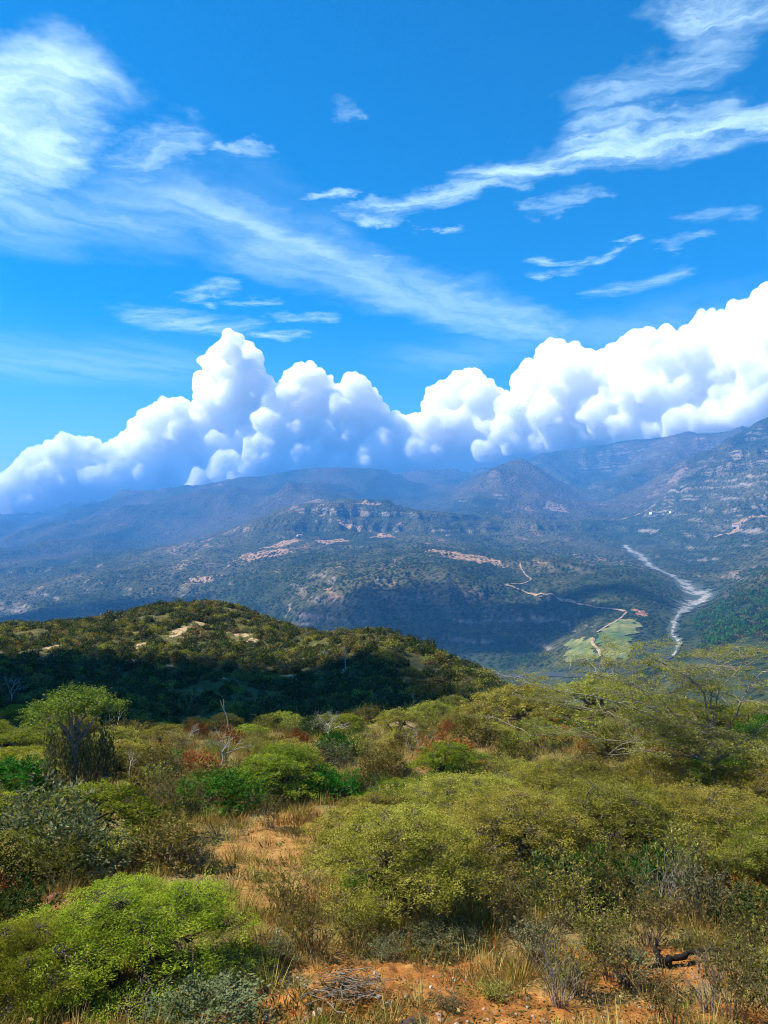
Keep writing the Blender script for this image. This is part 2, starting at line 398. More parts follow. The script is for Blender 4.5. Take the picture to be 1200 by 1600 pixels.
def empty(name, loc, rz=0.0, s=1.0):
    o = bpy.data.objects.new(name, None)
    COL.objects.link(o); o.location = [float(q) for q in loc]; o.rotation_euler = (0, 0, rz); o.scale = (s, s, s)
    o.empty_display_size = .2
    return o
def newmat(name):
    m = bpy.data.materials.new(name); m.use_nodes = True
    b = NB(m.node_tree)
    return m, b, m.node_tree.nodes['Principled BSDF'], m.node_tree.nodes['Material Output']
def grid_faces(nr, nc):
    i = np.arange((nr - 1) * (nc - 1)); r = i // (nc - 1); c = i % (nc - 1); a = r * nc + c
    return np.stack([a, a + 1, a + 1 + nc, a + nc], -1)
def bump(b, bs, h, strength, dist):
    x = b.n('ShaderNodeBump'); b.put(x.inputs['Height'], h); x.inputs['Strength'].default_value = strength; x.inputs['Distance'].default_value = dist
    b.put(bs.inputs['Normal'], x.outputs[0])

# ---- materials of the land
def mat_ground():
    m, b, bs, out = newmat('orange_soil')
    p = b.n('ShaderNodeTexCoord').outputs['Object']
    big = b.noise(p, .5, 5, .6); med = b.noise(p, 3.0, 5, .65); fine = b.noise(p, 22, 4, .6)
    spz = b.n('ShaderNodeSeparateXYZ'); b.put(spz.inputs[0], p)
    soil = b.ramp(b.math('ADD', b.math('MULTIPLY', med, .65), b.math('MULTIPLY', fine, .35)), [(.3, (.085, .03, .009)), (.45, (.22, .082, .018)), (.58, (.33, .145, .034)), (.72, (.45, .28, .10))])
    straw = b.ramp(fine, [(.3, (.085, .075, .024)), (.55, (.19, .145, .05)), (.75, (.34, .26, .10))])
    dust = b.ramp(b.math('ADD', b.math('MULTIPLY', med, .65), b.math('MULTIPLY', fine, .35)), [(.3, (.12, .058, .018)), (.5, (.27, .14, .038)), (.68, (.40, .25, .08))])
    soil = b.mix(b.sstep(b.math('ADD', spz.outputs[1], b.math('MULTIPLY', big, 6.0)), 19.5, 25.0), soil, dust)
    f = b.sstep(b.math('ADD', big, b.math('MULTIPLY', b.attr('bare'), -.5)), .12, .36)
    f = b.math('MULTIPLY', f, b.sstep(b.noise(p, 5, 5, .72), .33, .5))
    c = b.mix(f, soil, straw)
    peb = b.voro(p, 16.0); pc = b.voro(p, 16.0, 'Color')
    c = b.mix(b.sstep(peb, .2, .12, 0, .75), c, b.mix(pc, (.3, .25, .2), (.12, .08, .05)))
    b.put(bs.inputs['Base Color'], c); bs.inputs['Roughness'].default_value = .95; bs.inputs['Specular IOR Level'].default_value = .1
    bump(b, bs, b.math('ADD', b.math('MULTIPLY', fine, .6), b.sstep(peb, .25, .05)), .9, .03)
    return m
def mat_hill():
    m, b, bs, out = newmat('hill_scrub_soil')
    p = b.n('ShaderNodeTexCoord').outputs['Object']
    big = b.noise(p, .06, 5, .6); med = b.noise(p, .5, 5, .65); fine = b.noise(p, 3.5, 4, .6)
    c = b.ramp(med, [(.28, (.035, .042, .012)), (.5, (.075, .072, .02)), (.64, (.13, .11, .035)), (.76, (.24, .18, .075))])
    c = b.mix(b.sstep(b.math('ADD', b.attr('bare'), b.math('MULTIPLY', b.math('SUBTRACT', b.noise(b.vec('MULTIPLY', p, (1, .5, 1)), .9, 5, .7), .5), 3.0)), .75, .95), c, (.38, .265, .14))
    b.put(bs.inputs['Base Color'], c); bs.inputs['Roughness'].default_value = .95; bs.inputs['Specular IOR Level'].default_value = .1
    bump(b, bs, fine, .8, .25)
    return m
def mat_far(name, veg, dry, soilc, rock, sc_=1.0, soil_t=.60, treef=.8):
    m, b, bs, out = newmat(name)
    p = b.n('ShaderNodeTexCoord').outputs['Object']
    geo = b.n('ShaderNodeNewGeometry')
    sp = b.n('ShaderNodeSeparateXYZ'); b.put(sp.inputs[0], geo.outputs['Normal'])
    flat = b.vec('MULTIPLY', p, (1, .45, 1))
    big = b.noise(flat, .0022 / sc_, 6, .62); med = b.noise(flat, .011 / sc_, 6, .65); fine = b.noise(p, .07 / sc_, 4, .65)
    c = b.mix(b.sstep(med, .36, .62), veg[0], veg[1])
    c = b.mix(b.sstep(b.math('ADD', big, b.math('MULTIPLY', fine, .25)), .52, .74), c, dry)
    # bare earth and quarried benches
    so = b.math('MULTIPLY', b.sstep(b.math('ADD', b.math('MULTIPLY', med, .6), b.math('MULTIPLY', big, .4)), soil_t - .035, soil_t + .035), b.sstep(fine, .35, .6))
    c = b.mix(so, c, soilc)
    c = b.mix(b.sstep(b.math('ADD', b.attr('bare'), b.math('MULTIPLY', b.math('SUBTRACT', b.noise(flat, .035, 5, .7), .5), 2.6)), .6, .85), c, soilc)
    # beds of rock on the steep risers
    zc = b.n('ShaderNodeSeparateXYZ'); b.put(zc.inputs[0], b.vec('ADD', p, b.scale(b.noise(p, .01, 2, .5, out='Color'), 40.0)))
    bands = b.n('ShaderNodeTexNoise', noise_dimensions='1D'); b.put(bands.inputs['W'], zc.outputs[2]); bands.inputs['Scale'].default_value = .06; bands.inputs['Detail'].default_value = 4
    steep = b.sstep(b.math('ADD', sp.outputs[2], b.math('MULTIPLY', b.math('SUBTRACT', fine, .5), .4)), .88, .66)
    rk = b.math('MULTIPLY', steep, b.sstep(bands.outputs['Fac'], .42, .56))
    rk = b.math('MULTIPLY', rk, b.sstep(b.noise(flat, .02, 4, .7), .38, .56))
    c = b.mix(rk, c, b.mix(bands.outputs['Fac'], rock[0], rock[1]))
    # crowns of scattered trees, too far to pick apart
    vo = b.voro(p, .085 / sc_); vr = b.voro(p, .085 / sc_, 'Color')
    tr = b.math('MULTIPLY', b.sstep(vo, .62, .4), b.sstep(vr, .35, .6, 0, treef))
    tr = b.math('MULTIPLY', tr, b.math('SUBTRACT', 1.0, b.math('MULTIPLY', rk, .8)))
    c = b.mix(tr, c, (.013, .025, .009))
    b.put(bs.inputs['Base Color'], c); bs.inputs['Roughness'].default_value = 1.0; bs.inputs['Specular IOR Level'].default_value = 0.0
    bump(b, bs, b.math('ADD', b.math('MULTIPLY', b.sstep(vo, .6, .1), 1.0), b.math('MULTIPLY', fine, .8)), .9, 6.0 * sc_)
    return m

M_GROUND = mat_ground(); M_HILL = mat_hill()
M_CANYON = mat_far('canyon_scrub', ((.018, .03, .012), (.040, .052, .02)), (.085, .08, .036), (.34, .21, .12), ((.09, .075, .06), (.32, .26, .20)), 1.0, .59)
M_MOUNT = mat_far('mountain_scrub', ((.014, .026, .012), (.03, .042, .018)), (.075, .062, .032), (.24, .16, .10), ((.08, .07, .055), (.20, .17, .14)), 1.6, .615, .4)

# bare patches on the far plateau
for q in [(735, 872, 95, 95), (690, 862, 60, 70), (410, 868, 110, 120), (440, 850, 80, 90), (520, 846, 70, 60), (600, 836, 60, 60), (500, 783, 90, 60), (570, 786, 90, 25), (545, 822, 60, 40), (870, 795, 70, 70), (320, 905, 60, 50), (1060, 742, 70, 60), (1000, 802, 90, 25), (1160, 815, 120, 25), (780, 800, 90, 20)]:
    scar = np.maximum(scar, blob(*q, 1300))
ATT = np.maximum(bare * (DD < 74.9), scar)
def land(name, r0, r1, mat):
    V = np.stack([XX[r0:r1 + 1], YY[r0:r1 + 1], ZT[r0:r1 + 1]], -1).reshape(-1, 3)
    o = mesh_ob(name, V, grid_faces(r1 + 1 - r0, len(US)), mat, smooth=True, attrs={'bare': ATT[r0:r1 + 1]})
    return tag(o, kind='structure')
tag(land('ground', 0, I_HILL, M_GROUND), 'orange soil slope with straw below the viewpoint')
tag(land('hill', I_HILL, I_CANYON, M_HILL), 'scrub covered hill rising beyond the near slope on the left')
tag(land('canyon', I_CANYON, I_MOUNT, M_CANYON), 'canyon walls, plateau and mesa across the valley')
tag(land('mountains', I_MOUNT, len(DR) - 1, M_MOUNT), 'blue mountains rising into the cloud bank')
# the knoll one stands on, and the lowland that carries on out of view
kx = np.linspace(-60, 60, 61); ky = np.concatenate([np.linspace(-60, 0, 16), np.linspace(.5, 6.0, 12)])
KX, KY = np.meshgrid(kx, ky)
edge = CAMZ + (830 - 1692) / FPX * 6 - .05
KZ = np.where(KY < 1.5, 7.35, 7.35 + (edge - 7.35) * (KY - 1.5) / 4.5) + .08 * fbm(KX / 2, KY / 2, 3, 7) * (KY < 5.9) - .06 * np.maximum(0, -KY - 10)
m = mesh_ob('knoll', np.stack([KX, KY, KZ], -1).reshape(-1, 3), grid_faces(len(ky), len(kx)), M_GROUND, smooth=True, attrs={'bare': KX * 0 + .5})
tag(m, 'bare soil knoll the picture is taken from', kind='structure')
m = mesh_ob('lowland', [(-40000, -30000, -290), (40000, -30000, -290), (40000, 9040, -290), (-40000, 9040, -290)], [(0, 1, 2, 3)], M_CANYON)
tag(m, 'low country carrying on beyond the canyon', kind='structure')
print('terrain', time.time() - T0)

# ---- river bed, water, roads and fields, draped on the canyon
def ribbon(name, pts, width, mat, lift, label, nseg=6, wob=.3, seed=0, step=5.0, z=None):
    pts = np.array(pts); d = np.concatenate([[0], np.cumsum(np.hypot(*np.diff(pts, axis=0).T))])
    s = np.arange(0, d[-1], step); x = np.interp(s, d, pts[:, 0]); y = np.interp(s, d, pts[:, 1])
    for _ in range(4):
        x[1:-1] = (x[:-2] + 2 * x[1:-1] + x[2:]) / 4; y[1:-1] = (y[:-2] + 2 * y[1:-1] + y[2:]) / 4
    tx = np.gradient(x); ty = np.gradient(y); l = np.hypot(tx, ty); nx, ny = -ty / l, tx / l
    wv = np.interp(s, np.linspace(0, d[-1], len(width)), width) if hasattr(width, '__len__') else np.full(len(s), width)
    wl = wv * (1 + wob * fbm(s / 40, s * 0 + seed, 3, 3)); wr = wv * (1 + wob * fbm(s / 40, s * 0 + seed + 9, 3, 4))
    k = np.linspace(-1, 1, nseg + 1)
    off = np.where(k[None] < 0, k[None] * wl[:, None], k[None] * wr[:, None]) / 2
    X = x[:, None] + nx[:, None] * off; Y = y[:, None] + ny[:, None] * off
    Zz = zat(X, Y) + lift if z is None else np.full(X.shape, z)
    o = mesh_ob(name, np.stack([X, Y, Zz], -1).reshape(-1, 3), grid_faces(len(s), nseg + 1), mat, smooth=True, attrs={'edge': np.broadcast_to(np.abs(k)[None], X.shape)})
    return tag(o, label, kind='structure')
def simple(name, ramp, scale, detail=5, rough=.95, bmp=0.0, bd=.1):
    m, b, bs, out = newmat(name)
    p = b.n('ShaderNodeTexCoord').outputs['Object']
    n = b.noise(p, scale, detail, .65)
    b.put(bs.inputs['Base Color'], b.ramp(n, ramp)); bs.inputs['Roughness'].default_value = rough; bs.inputs['Specular IOR Level'].default_value = .15
    if bmp:
        bump(b, bs, n, bmp, bd)
    return m
m, b, bs, out = newmat('river_gravel')
p = b.n('ShaderNodeTexCoord').outputs['Object']
nz = b.noise(p, .05, 6, .68); nb = b.noise(b.vec('MULTIPLY', p, (1.4, .5, 1)), .03, 5, .7)
c = b.ramp(nz, [(.32, (.05, .05, .035)), (.45, (.17, .157, .135)), (.68, (.38, .355, .32))])
c = b.mix(b.sstep(b.math('ADD', b.math('MULTIPLY', b.attr('edge'), .5), b.math('MULTIPLY_ADD', b.math('SUBTRACT', nb, .5), 1.7, .5)), .62, .74), c, (.028, .042, .016))
b.put(bs.inputs['Base Color'], c); bs.inputs['Roughness'].default_value = .95
M_GRAVEL = m
M_ROAD = simple('dirt_road', [(.3, (.15, .10, .055)), (.6, (.33, .235, .14))], .05, 5)
M_FTAN = simple('stubble_field', [(.3, (.035, .06, .014)), (.45, (.09, .115, .025)), (.58, (.17, .165, .045)), (.72, (.27, .21, .075))], .045, 7)
M_FGRN = simple('green_field', [(.3, (.03, .06, .014)), (.6, (.075, .12, .03))], .05, 7)
M_FRED = simple('red_earth', [(.3, (.16, .08, .045)), (.6, (.34, .16, .09))], .06, 5)
m, b, bs, out = newmat('river_water')
bs.inputs['Base Color'].default_value = (.035, .034, .018, 1); bs.inputs['Roughness'].default_value = .5; bs.inputs['Specular IOR Level'].default_value = .15
M_WATER = m
ribbon('river_bed', RIV[:15], [28, 36, 52, 58, 38, 44, 38, 36, 74, 76, 54, 12, 18, 12, 6], M_GRAVEL, 1.6, 'pale gravel bed of the dry river in the valley', 14, .8, 1)
ribbon('river', RIV[13:], [6, 9, 12, 16, 22, 22], M_WATER, 1.2, 'dull green river at the foot of the canyon wall', 6, .15, 2)
def course(pl_, dmin=900):
    return [ghit(px, py, dmin) for px, py in pl_]
ribbon('dirt_road', course([(812, 880), (815, 890), (822, 900), (830, 906), (822, 911), (806, 913), (790, 914)], 1300), 4, M_ROAD, 1.6, 'pale dirt road in hairpins on the canyon rim', 3, .4, 3)
ribbon('dirt_road', course([(788, 914), (800, 917), (815, 922), (832, 929), (850, 930), (872, 936), (890, 939), (915, 946), (940, 951), (978, 957)], 1100), [6, 4, 4, 4.5, 7, 5.5, 5, 5, 6, 9], M_ROAD, 1.8, 'pale dirt road cut across the dark canyon wall', 3, .35, 4)
ribbon('dirt_road', course([(978, 957), (970, 966), (955, 975), (940, 983), (930, 990)], 1000), 4, M_ROAD, 1.8, 'dirt track along the upper edge of the fields', 3, .3, 5)
ribbon('dirt_road', course([(923, 998), (924, 1006), (930, 1014), (936, 1020), (936, 1028)], 900), 4, M_ROAD, 2.6, 'dirt track winding down between the fields', 3, .3, 6)
ribbon('dirt_road', course([(885, 874), (920, 876), (945, 876), (970, 878), (990, 882), (1010, 888)], 1300), 3.2, M_ROAD, 1.6, 'faint pale road on the far rim of the plateau', 3, .4, 7)
def field(pxs, mat, label, lift=1.4, n=48, dmin=900):
    q = np.array([ghit(px, py, dmin) for px, py in pxs])
    lo = q.min(0); hi = q.max(0)
    gx, gy = np.meshgrid(np.linspace(lo[0], hi[0], n), np.linspace(lo[1], hi[1], n))
    cx = (gx[:-1, :-1] + gx[1:, 1:]) / 2; cyy = (gy[:-1, :-1] + gy[1:, 1:]) / 2
    wob = fbm(cx / 22, cyy / 22, 3, 44) * 9; cx = cx + wob; cyy = cyy + 1.5 * fbm(cx / 22 + 5, cyy / 22, 3, 45) * 9
    ins = np.zeros(cx.shape, bool); j = len(q) - 1
    for i in range(len(q)):
        c = ((q[i, 1] > cyy) != (q[j, 1] > cyy)) & (cx < (q[j, 0] - q[i, 0]) * (cyy - q[i, 1]) / (q[j, 1] - q[i, 1] + 1e-9) + q[i, 0])
        ins ^= c; j = i
    Fq = grid_faces(n, n)[ins.ravel()]
    V = np.stack([gx, gy, zat(gx, gy) + lift], -1).reshape(-1, 3)
    used = np.unique(Fq); mp = np.zeros(len(V), int); mp[used] = np.arange(len(used))
    if len(used):
        tag(mesh_ob('field', V[used], mp[Fq], mat, smooth=True), label, kind='structure')
field([(960, 970), (1000, 968), (996, 988), (975, 996), (935, 990)], M_FTAN, 'pale stubble field at the end of the dirt road')
field([(930, 990), (978, 990), (985, 1003), (930, 1008)], M_FGRN, 'green field between two stubble fields')
field([(885, 1003), (925, 996), (932, 1030), (880, 1036)], M_FTAN, 'stubble field on the edge above the river bend', 1.6)
field([(934, 1008), (985, 1003), (980, 1030), (938, 1034)], M_FTAN, 'stubble field beside the winding track', 1.8)
field([(992, 952), (1010, 958), (1008, 966), (990, 962)], M_FRED, 'patch of cleared red earth above the fields', 1.6, 12)
print('drape', time.time() - T0)

# ------------------------------------------------------------------ the air
BOXTOP = float(ZT.max()) + 12
m, b, bs, out = newmat('pale_air'); b.nt.nodes.remove(bs)
pv = b.n('ShaderNodeVolumePrincipled'); pv.inputs['Color'].default_value = (.11, .43, 1.0, 1); pv.inputs['Density'].default_value = 1.18e-4
b.nt.links.new(pv.outputs[0], out.inputs['Volume'])
bm = bmesh.new(); bmesh.ops.create_cube(bm, size=1)
for v in bm.verts:
    v.co = Vector((v.co.x * 82000, -10975 + v.co.y * 40150, (-291 + BOXTOP) / 2 + v.co.z * (BOXTOP + 291)))
me = bpy.data.meshes.new('haze'); bm.to_mesh(me); bm.free(); me.materials.append(m)
hz = bpy.data.objects.new('haze', me); COL.objects.link(hz); tag(hz, 'blue haze filling the air of the valley', kind='stuff')

# ------------------------------------------------------------------ cumulus bank on the mountains
TOP = np.array([(-200, 790), (0, 752), (55, 695), (100, 678), (150, 690), (190, 684), (215, 650), (250, 628), (312, 616), (318, 575), (335, 522), (365, 520), (392, 530), (404, 575), (436, 610), (448, 580), (470, 572), (495, 572), (520, 615), (545, 588), (572, 588), (584, 618), (608, 648), (660, 650), (684, 595), (705, 590), (742, 567), (770, 608), (800, 626), (826, 550), (870, 533), (905, 548), (940, 552), (985, 514), (1022, 512), (1062, 524), (1098, 482), (1142, 477), (1172, 462), (1200, 447), (1300, 405), (1450, 440)], float)
BASE = np.array([(-200, 818), (0, 806), (100, 792), (190, 778), (260, 775), (350, 764), (450, 748), (540, 738), (600, 722), (700, 712), (800, 702), (850, 690), (930, 684), (1000, 680), (1080, 668), (1200, 648), (1450, 625)], float)
DX = np.array([(-200, 10300), (0, 10100), (450, 9600), (640, 9600), (700, 9500), (800, 8900), (1000, 7700), (1200, 6700), (1450, 6400)], float)
def icos(s):
    bm = bmesh.new(); bmesh.ops.create_icosphere(bm, subdivisions=s, radius=1)
    v = np.array([q.co for q in bm.verts]); f = np.array([[a.index for a in q.verts] for q in bm.faces]); bm.free()
    return v, f
IV, IF = icos(2)
IV1, IF1 = icos(1)
def puffs_to_mesh(name, cs, rs, voxel, mat, disp, seed, sq=.9, floor=None, curds=0):
    V = []; Fc = []; o = 0
    for c, r in zip(cs, rs):
        iv, jf = (IV, IF) if r > 3.5 * voxel else (IV1, IF1)
        V.append(iv * r * np.array([1, 1, sq]) + c); Fc.append(jf + o); o += len(iv)
    V = np.concatenate(V); Fc = np.concatenate(Fc)
    def remesh(V, Fc, vx):
        ob = mesh_ob(name, V, Fc, mat)
        md = ob.modifiers.new('r', 'REMESH'); md.mode = 'VOXEL'; md.voxel_size = vx
        me2 = bpy.data.meshes.new_from_object(ob.evaluated_get(bpy.context.evaluated_depsgraph_get()))
        ob.modifiers.clear(); old = ob.data; ob.data = me2; bpy.data.meshes.remove(old)
        return ob, me2
    if curds:
        ob, me2 = remesh(V, Fc, voxel * 1.6)
        n = len(me2.vertices); q = np.empty(n * 3, np.float32); qn = np.empty(n * 3, np.float32)
        me2.vertices.foreach_get('co', q); me2.vertices.foreach_get('normal', qn); q = q.reshape(-1, 3); qn = qn.reshape(-1, 3)
        rg = np.random.default_rng(seed + 90)
        ok = np.where(((qn[:, 1] < .25) | (qn[:, 2] > .2)) & (q[:, 2] > -100) & (perlin3(q / 260.0, seed) > -.28))[0]
        pick = rg.choice(ok, min(curds, len(ok)), replace=False)
        vv = [V]; ff = [Fc]; o = len(V)
        for i in pick:
            r = rg.uniform(1.1, 2.6) * voxel * (.6 + .4 * rg.random()); c = q[i] + qn[i] * r * rg.uniform(.1, .55)
            vv.append(IV1 * r + c); ff.append(IF1 + o); o += len(IV1)
        V = np.concatenate(vv); Fc = np.concatenate(ff); bpy.data.objects.remove(ob); bpy.data.meshes.remove(me2)
    ob, me2 = remesh(V, Fc, voxel)
    n = len(me2.vertices); v = np.empty(n * 3, np.float32); nr = np.empty(n * 3, np.float32)
    me2.vertices.foreach_get('co', v); me2.vertices.foreach_get('normal', nr)
    v = v.reshape(-1, 3).astype(float); nr = nr.reshape(-1, 3)
    d = sum(a * (1 - np.abs(perlin3(v / l, seed + i)) * 1.8) for i, (a, l) in enumerate(disp))
    v += nr * d[:, None]
    me2.vertices.foreach_set('co', v.astype(np.float32).ravel()); me2.update()
    md = ob.modifiers.new('r', 'REMESH'); md.mode = 'VOXEL'; md.voxel_size = voxel
    me3 = bpy.data.meshes.new_from_object(ob.evaluated_get(bpy.context.evaluated_depsgraph_get()))
    ob.modifiers.clear(); ob.data = me3; bpy.data.meshes.remove(me2); me2 = me3
    n = len(me2.vertices); v = np.empty(n * 3, np.float32); me2.vertices.foreach_get('co', v); v = v.reshape(-1, 3).astype(float)
    if floor is not None:
        fl = floor(v); v[:, 2] = np.where(v[:, 2] < fl, fl - .02 * np.minimum(fl - v[:, 2], 150), v[:, 2])
    me2.vertices.foreach_set('co', v.astype(np.float32).ravel()); me2.update()
    if not me2.materials:
        me2.materials.append(mat)
    return ob
def volmat(name, dens):
    m, b, bs, out = newmat(name); b.nt.nodes.remove(bs)
    pv = b.n('ShaderNodeVolumePrincipled'); pv.inputs['Color'].default_value = (1, 1, 1, 1); pv.inputs['Density'].default_value = dens
    pv.inputs['Anisotropy'].default_value = .15
    b.nt.links.new(pv.outputs[0], out.inputs['Volume'])
    return m
M_CLOUD = volmat('cumulus', .017)
def cloud_floor(v):
    low = BOXTOP + 14 + 22 * (1 + fbm(v[:, 0] / 300, v[:, 1] / 300, 2, 4))
    return np.where(v[:, 1] < 9150, low, -150)
def cumulus(x0, x1, n, label, seed, voxel, rmax=16):
    rg = np.random.default_rng(seed); cs = []; rs = []
    def add(px, py, D, r, lvl):
        cs.append(P(px, py, D)); rs.append(r / FPX * D)
        if lvl < 2 and r > 6.5:
            for _ in range(11 if lvl == 0 else 6):
                a = rg.normal(size=3); a /= np.linalg.norm(a); a[1] = -abs(a[1]); a[2] = a[2] * .8 + .25
                rc = r * rg.uniform(.32, .58)
                if rc < 3.2:
                    continue
                t = np.interp(px + a[0] * r, TOP[:, 0], TOP[:, 1])
                yy = py - a[2] * r * .9
                if yy - rc < t - 5:
                    continue
                add(px + a[0] * r * .95, yy, D + a[1] * r / FPX * D * .95, rc, lvl + 1)
    k = 0
    while k < n:
        px = rg.uniform(x0, x1); t = np.interp(px, TOP[:, 0], TOP[:, 1]); b = np.interp(px, BASE[:, 0], BASE[:, 1])
        py = rg.uniform(t, b)
        xs = np.linspace(px - 60, px + 60, 61); d = np.min(np.hypot(xs - px, np.interp(xs, TOP[:, 0], TOP[:, 1]) - py))
        r = min(max(4.5, d), rmax * rg.uniform(.55, 1.25)) * rg.uniform(.85, 1.0)
        if r < 5.5 and rg.random() < .5:
            continue
        D = np.interp(px, DX[:, 0], DX[:, 1])
        hgt = (b - py) / (b - t + 1)
        add(px, py, D * (1 + rg.uniform(0, .10) * (1 - .5 * hgt)), r, 0); k += 1
    # solid heart and base
    for px in np.arange(x0 + 8, x1 - 4, 9):
        t = np.interp(px, TOP[:, 0], TOP[:, 1]); b = np.interp(px, BASE[:, 0], BASE[:, 1]); D = np.interp(px, DX[:, 0], DX[:, 1])
        for py in np.arange(b + (24 if D > 9100 else 4), t + 22, -13):
            cs.append(P(px + rg.uniform(-5, 5), py, D * rg.uniform(1.02, 1.10))); rs.append(rg.uniform(13, 19) / FPX * D)
        cs.append(P(px, b - 4, D * 1.1)); rs.append(20 / FPX * D)
    ob = puffs_to_mesh('cumulus_cloud', cs, rs, voxel, M_CLOUD, [(30, 210), (22, 95), (14, 48)], seed, floor=cloud_floor, curds=int(2.4 * (x1 - x0)))
    tag(ob, label, 'cloud', 'cumulus bank on the mountains')
    print(label, len(ob.data.polygons), time.time() - T0, 'minz', min(v.co.z for v in ob.data.vertices if v.co.y < 9110) if x1 > 700 else '', BOXTOP)
cumulus(-200, 430, 390, 'towering white cumulus with pale flat tail over the left mountains', 3, 21)
cumulus(415, 640, 195, 'white cumulus with two domes over the mesa', 4, 18)
cumulus(630, 812, 156, 'white cumulus with a single dome above the central peak', 6, 17)
cumulus(795, 1450, 429, 'long high cumulus bank climbing over the right mountains', 7, 17)
# unseen cumulus drifting from the sunward side, added to darken the hill and the canyon
def shading(tx, ty, tz, size, n, z, seed, label, mat):
    rg = np.random.default_rng(seed); k = (z - tz) / SUND[2]; c = np.array([tx, ty, tz]) + k * SUND  # added cloud set up the sun ray from the spot it shades
    cs = [c + rg.uniform(-1, 1, 3) * np.array([size[0], size[1], size[2]]) for _ in range(n)]; rs = [rg.uniform(.35, .6) * min(size[0], size[1]) for _ in range(n)]
    vx = min(size) * .28
    ob = puffs_to_mesh('cumulus_cloud', cs, rs, vx, mat, [(vx, vx * 5)], seed, floor=lambda v: np.full(len(v), BOXTOP + 14))
    tag(ob, label, 'cloud', 'unseen added cumulus drifting past on the left')
M_SHADE_DENSE = volmat('small_shade_cloud', .25); M_SHADE_THIN = volmat('broad_shade_cloud', .012)
shading(-64, 97, -14, (72, 24, 14), 44, BOXTOP + 60, 21, 'small unseen cumulus added on the left to shade the hill', M_SHADE_DENSE)
shading(150, 1540, -150, (380, 120, 70), 60, BOXTOP + 950, 22, 'broad unseen cumulus added on the left to shade the canyon wall', M_SHADE_THIN)
shading(-900, 2050, -150, (330, 130, 60), 26, BOXTOP + 950, 23, 'broad unseen cumulus added farther out to shade the left canyon', M_SHADE_THIN)

# ------------------------------------------------------------------ plants
def leafmat(name, c0, c1, c2, trans=.35, patch=.9, dead=0.0, deadc=(.22, .15, .06)):
    m, b, bs, out = newmat(name); b.nt.nodes.remove(bs)
    geo = b.n('ShaderNodeNewGeometry'); oi = b.n('ShaderNodeObjectInfo')
    p = b.n('ShaderNodeTexCoord').outputs['Object']
    r = geo.outputs['Random Per Island']
    n = b.noise(p, patch, 3, .6)
    f = b.math('ADD', b.math('MULTIPLY', r, .5), b.math('MULTIPLY', b.sstep(n, .32, .68), .5))
    c = b.ramp(f, [(.1, c0), (.5, c1), (.9, c2)])
    if dead:
        c = b.mix(b.math('LESS_THAN', b.math('FRACT', b.math('MULTIPLY', r, 17.3)), dead), c, deadc)
    h = b.n('ShaderNodeHueSaturation'); b.put(h.inputs['Color'], c)
    b.put(h.inputs['Hue'], b.sstep(oi.outputs['Random'], 0, 1, .478, .522)); b.put(h.inputs['Value'], b.sstep(b.math('FRACT', b.math('MULTIPLY', oi.outputs['Random'], 7.7)), 0, 1, .75, 1.3))
    d = b.n('ShaderNodeBsdfDiffuse'); t = b.n('ShaderNodeBsdfTranslucent'); mx = b.n('ShaderNodeMixShader')
    b.put(d.inputs[0], h.outputs[0]); b.put(t.inputs[0], b.mix(1.0, h.outputs[0], (1.0, 1.0, .55), 'MULTIPLY')); mx.inputs[0].default_value = trans
    b.nt.links.new(d.outputs[0], mx.inputs[1]); b.nt.links.new(t.outputs[0], mx.inputs[2]); b.nt.links.new(mx.outputs[0], out.inputs[0])
    return m
L_ACACIA = leafmat('acacia_leaves', (.075, .09, .010), (.235, .23, .028), (.40, .375, .08), .42, 2.2, .05)
L_LIME = leafmat('lime_acacia_leaves', (.07, .105, .008), (.19, .235, .014), (.36, .37, .04), .42, 2.2, .03)
L_TREE = leafmat('tree_leaves', (.085, .105, .014), (.26, .26, .038), (.44, .425, .11), .42, 1.5, .05)
L_CROWN = leafmat('moss_tree_leaves', (.05, .075, .012), (.12, .155, .022), (.25, .27, .05), .42, 1.5, .04)
L_GREEN = leafmat('deep_green_leaves', (.02, .065, .008), (.04, .12, .012), (.08, .17, .02), .35, .8)
L_OLIVE = leafmat('olive_leaves', (.05, .05, .010), (.125, .11, .02), (.28, .24, .07), .35, .8, .12)
L_DARK = leafmat('dark_olive_leaves', (.025, .04, .01), (.05, .07, .016), (.09, .11, .025), .3, .8, .06)
L_GREY = leafmat('grey_green_leaves', (.06, .075, .035), (.11, .125, .055), (.18, .19, .09), .25, .8, .1)
L_RUST = leafmat('rusty_leaves', (.12, .05, .012), (.24, .11, .02), (.32, .18, .05), .3, .8)
L_DRY = leafmat('dry_leaves', (.12, .08, .03), (.22, .15, .06), (.32, .24, .11), .3, .8)
L_MOSS = leafmat('hanging_moss', (.05, .06, .03), (.10, .11, .055), (.16, .17, .09), .4, .8)
L_STRAW = leafmat('straw_blades', (.20, .14, .04), (.36, .27, .085), (.50, .40, .16), .25, .5)
L_RUSTG = leafmat('russet_blades', (.22, .09, .02), (.34, .15, .035), (.42, .23, .07), .25, .5)
def barkmat(name, a, c, scale=14):
    return simple(name, [(.3, a), (.7, c)], scale, 4, .9, .5, .02)
B_GREY = barkmat('grey_bark', (.12, .10, .08), (.30, .27, .22)); B_DARK = barkmat('dark_bark', (.04, .032, .024), (.10, .08, .06))
B_LIMB = barkmat('pale_bark', (.15, .12, .09), (.34, .29, .23)); B_PALE = barkmat('bleached_wood', (.24, .22, .19), (.46, .43, .38)); B_TWIG = barkmat('dry_twig', (.07, .052, .035), (.18, .14, .095))

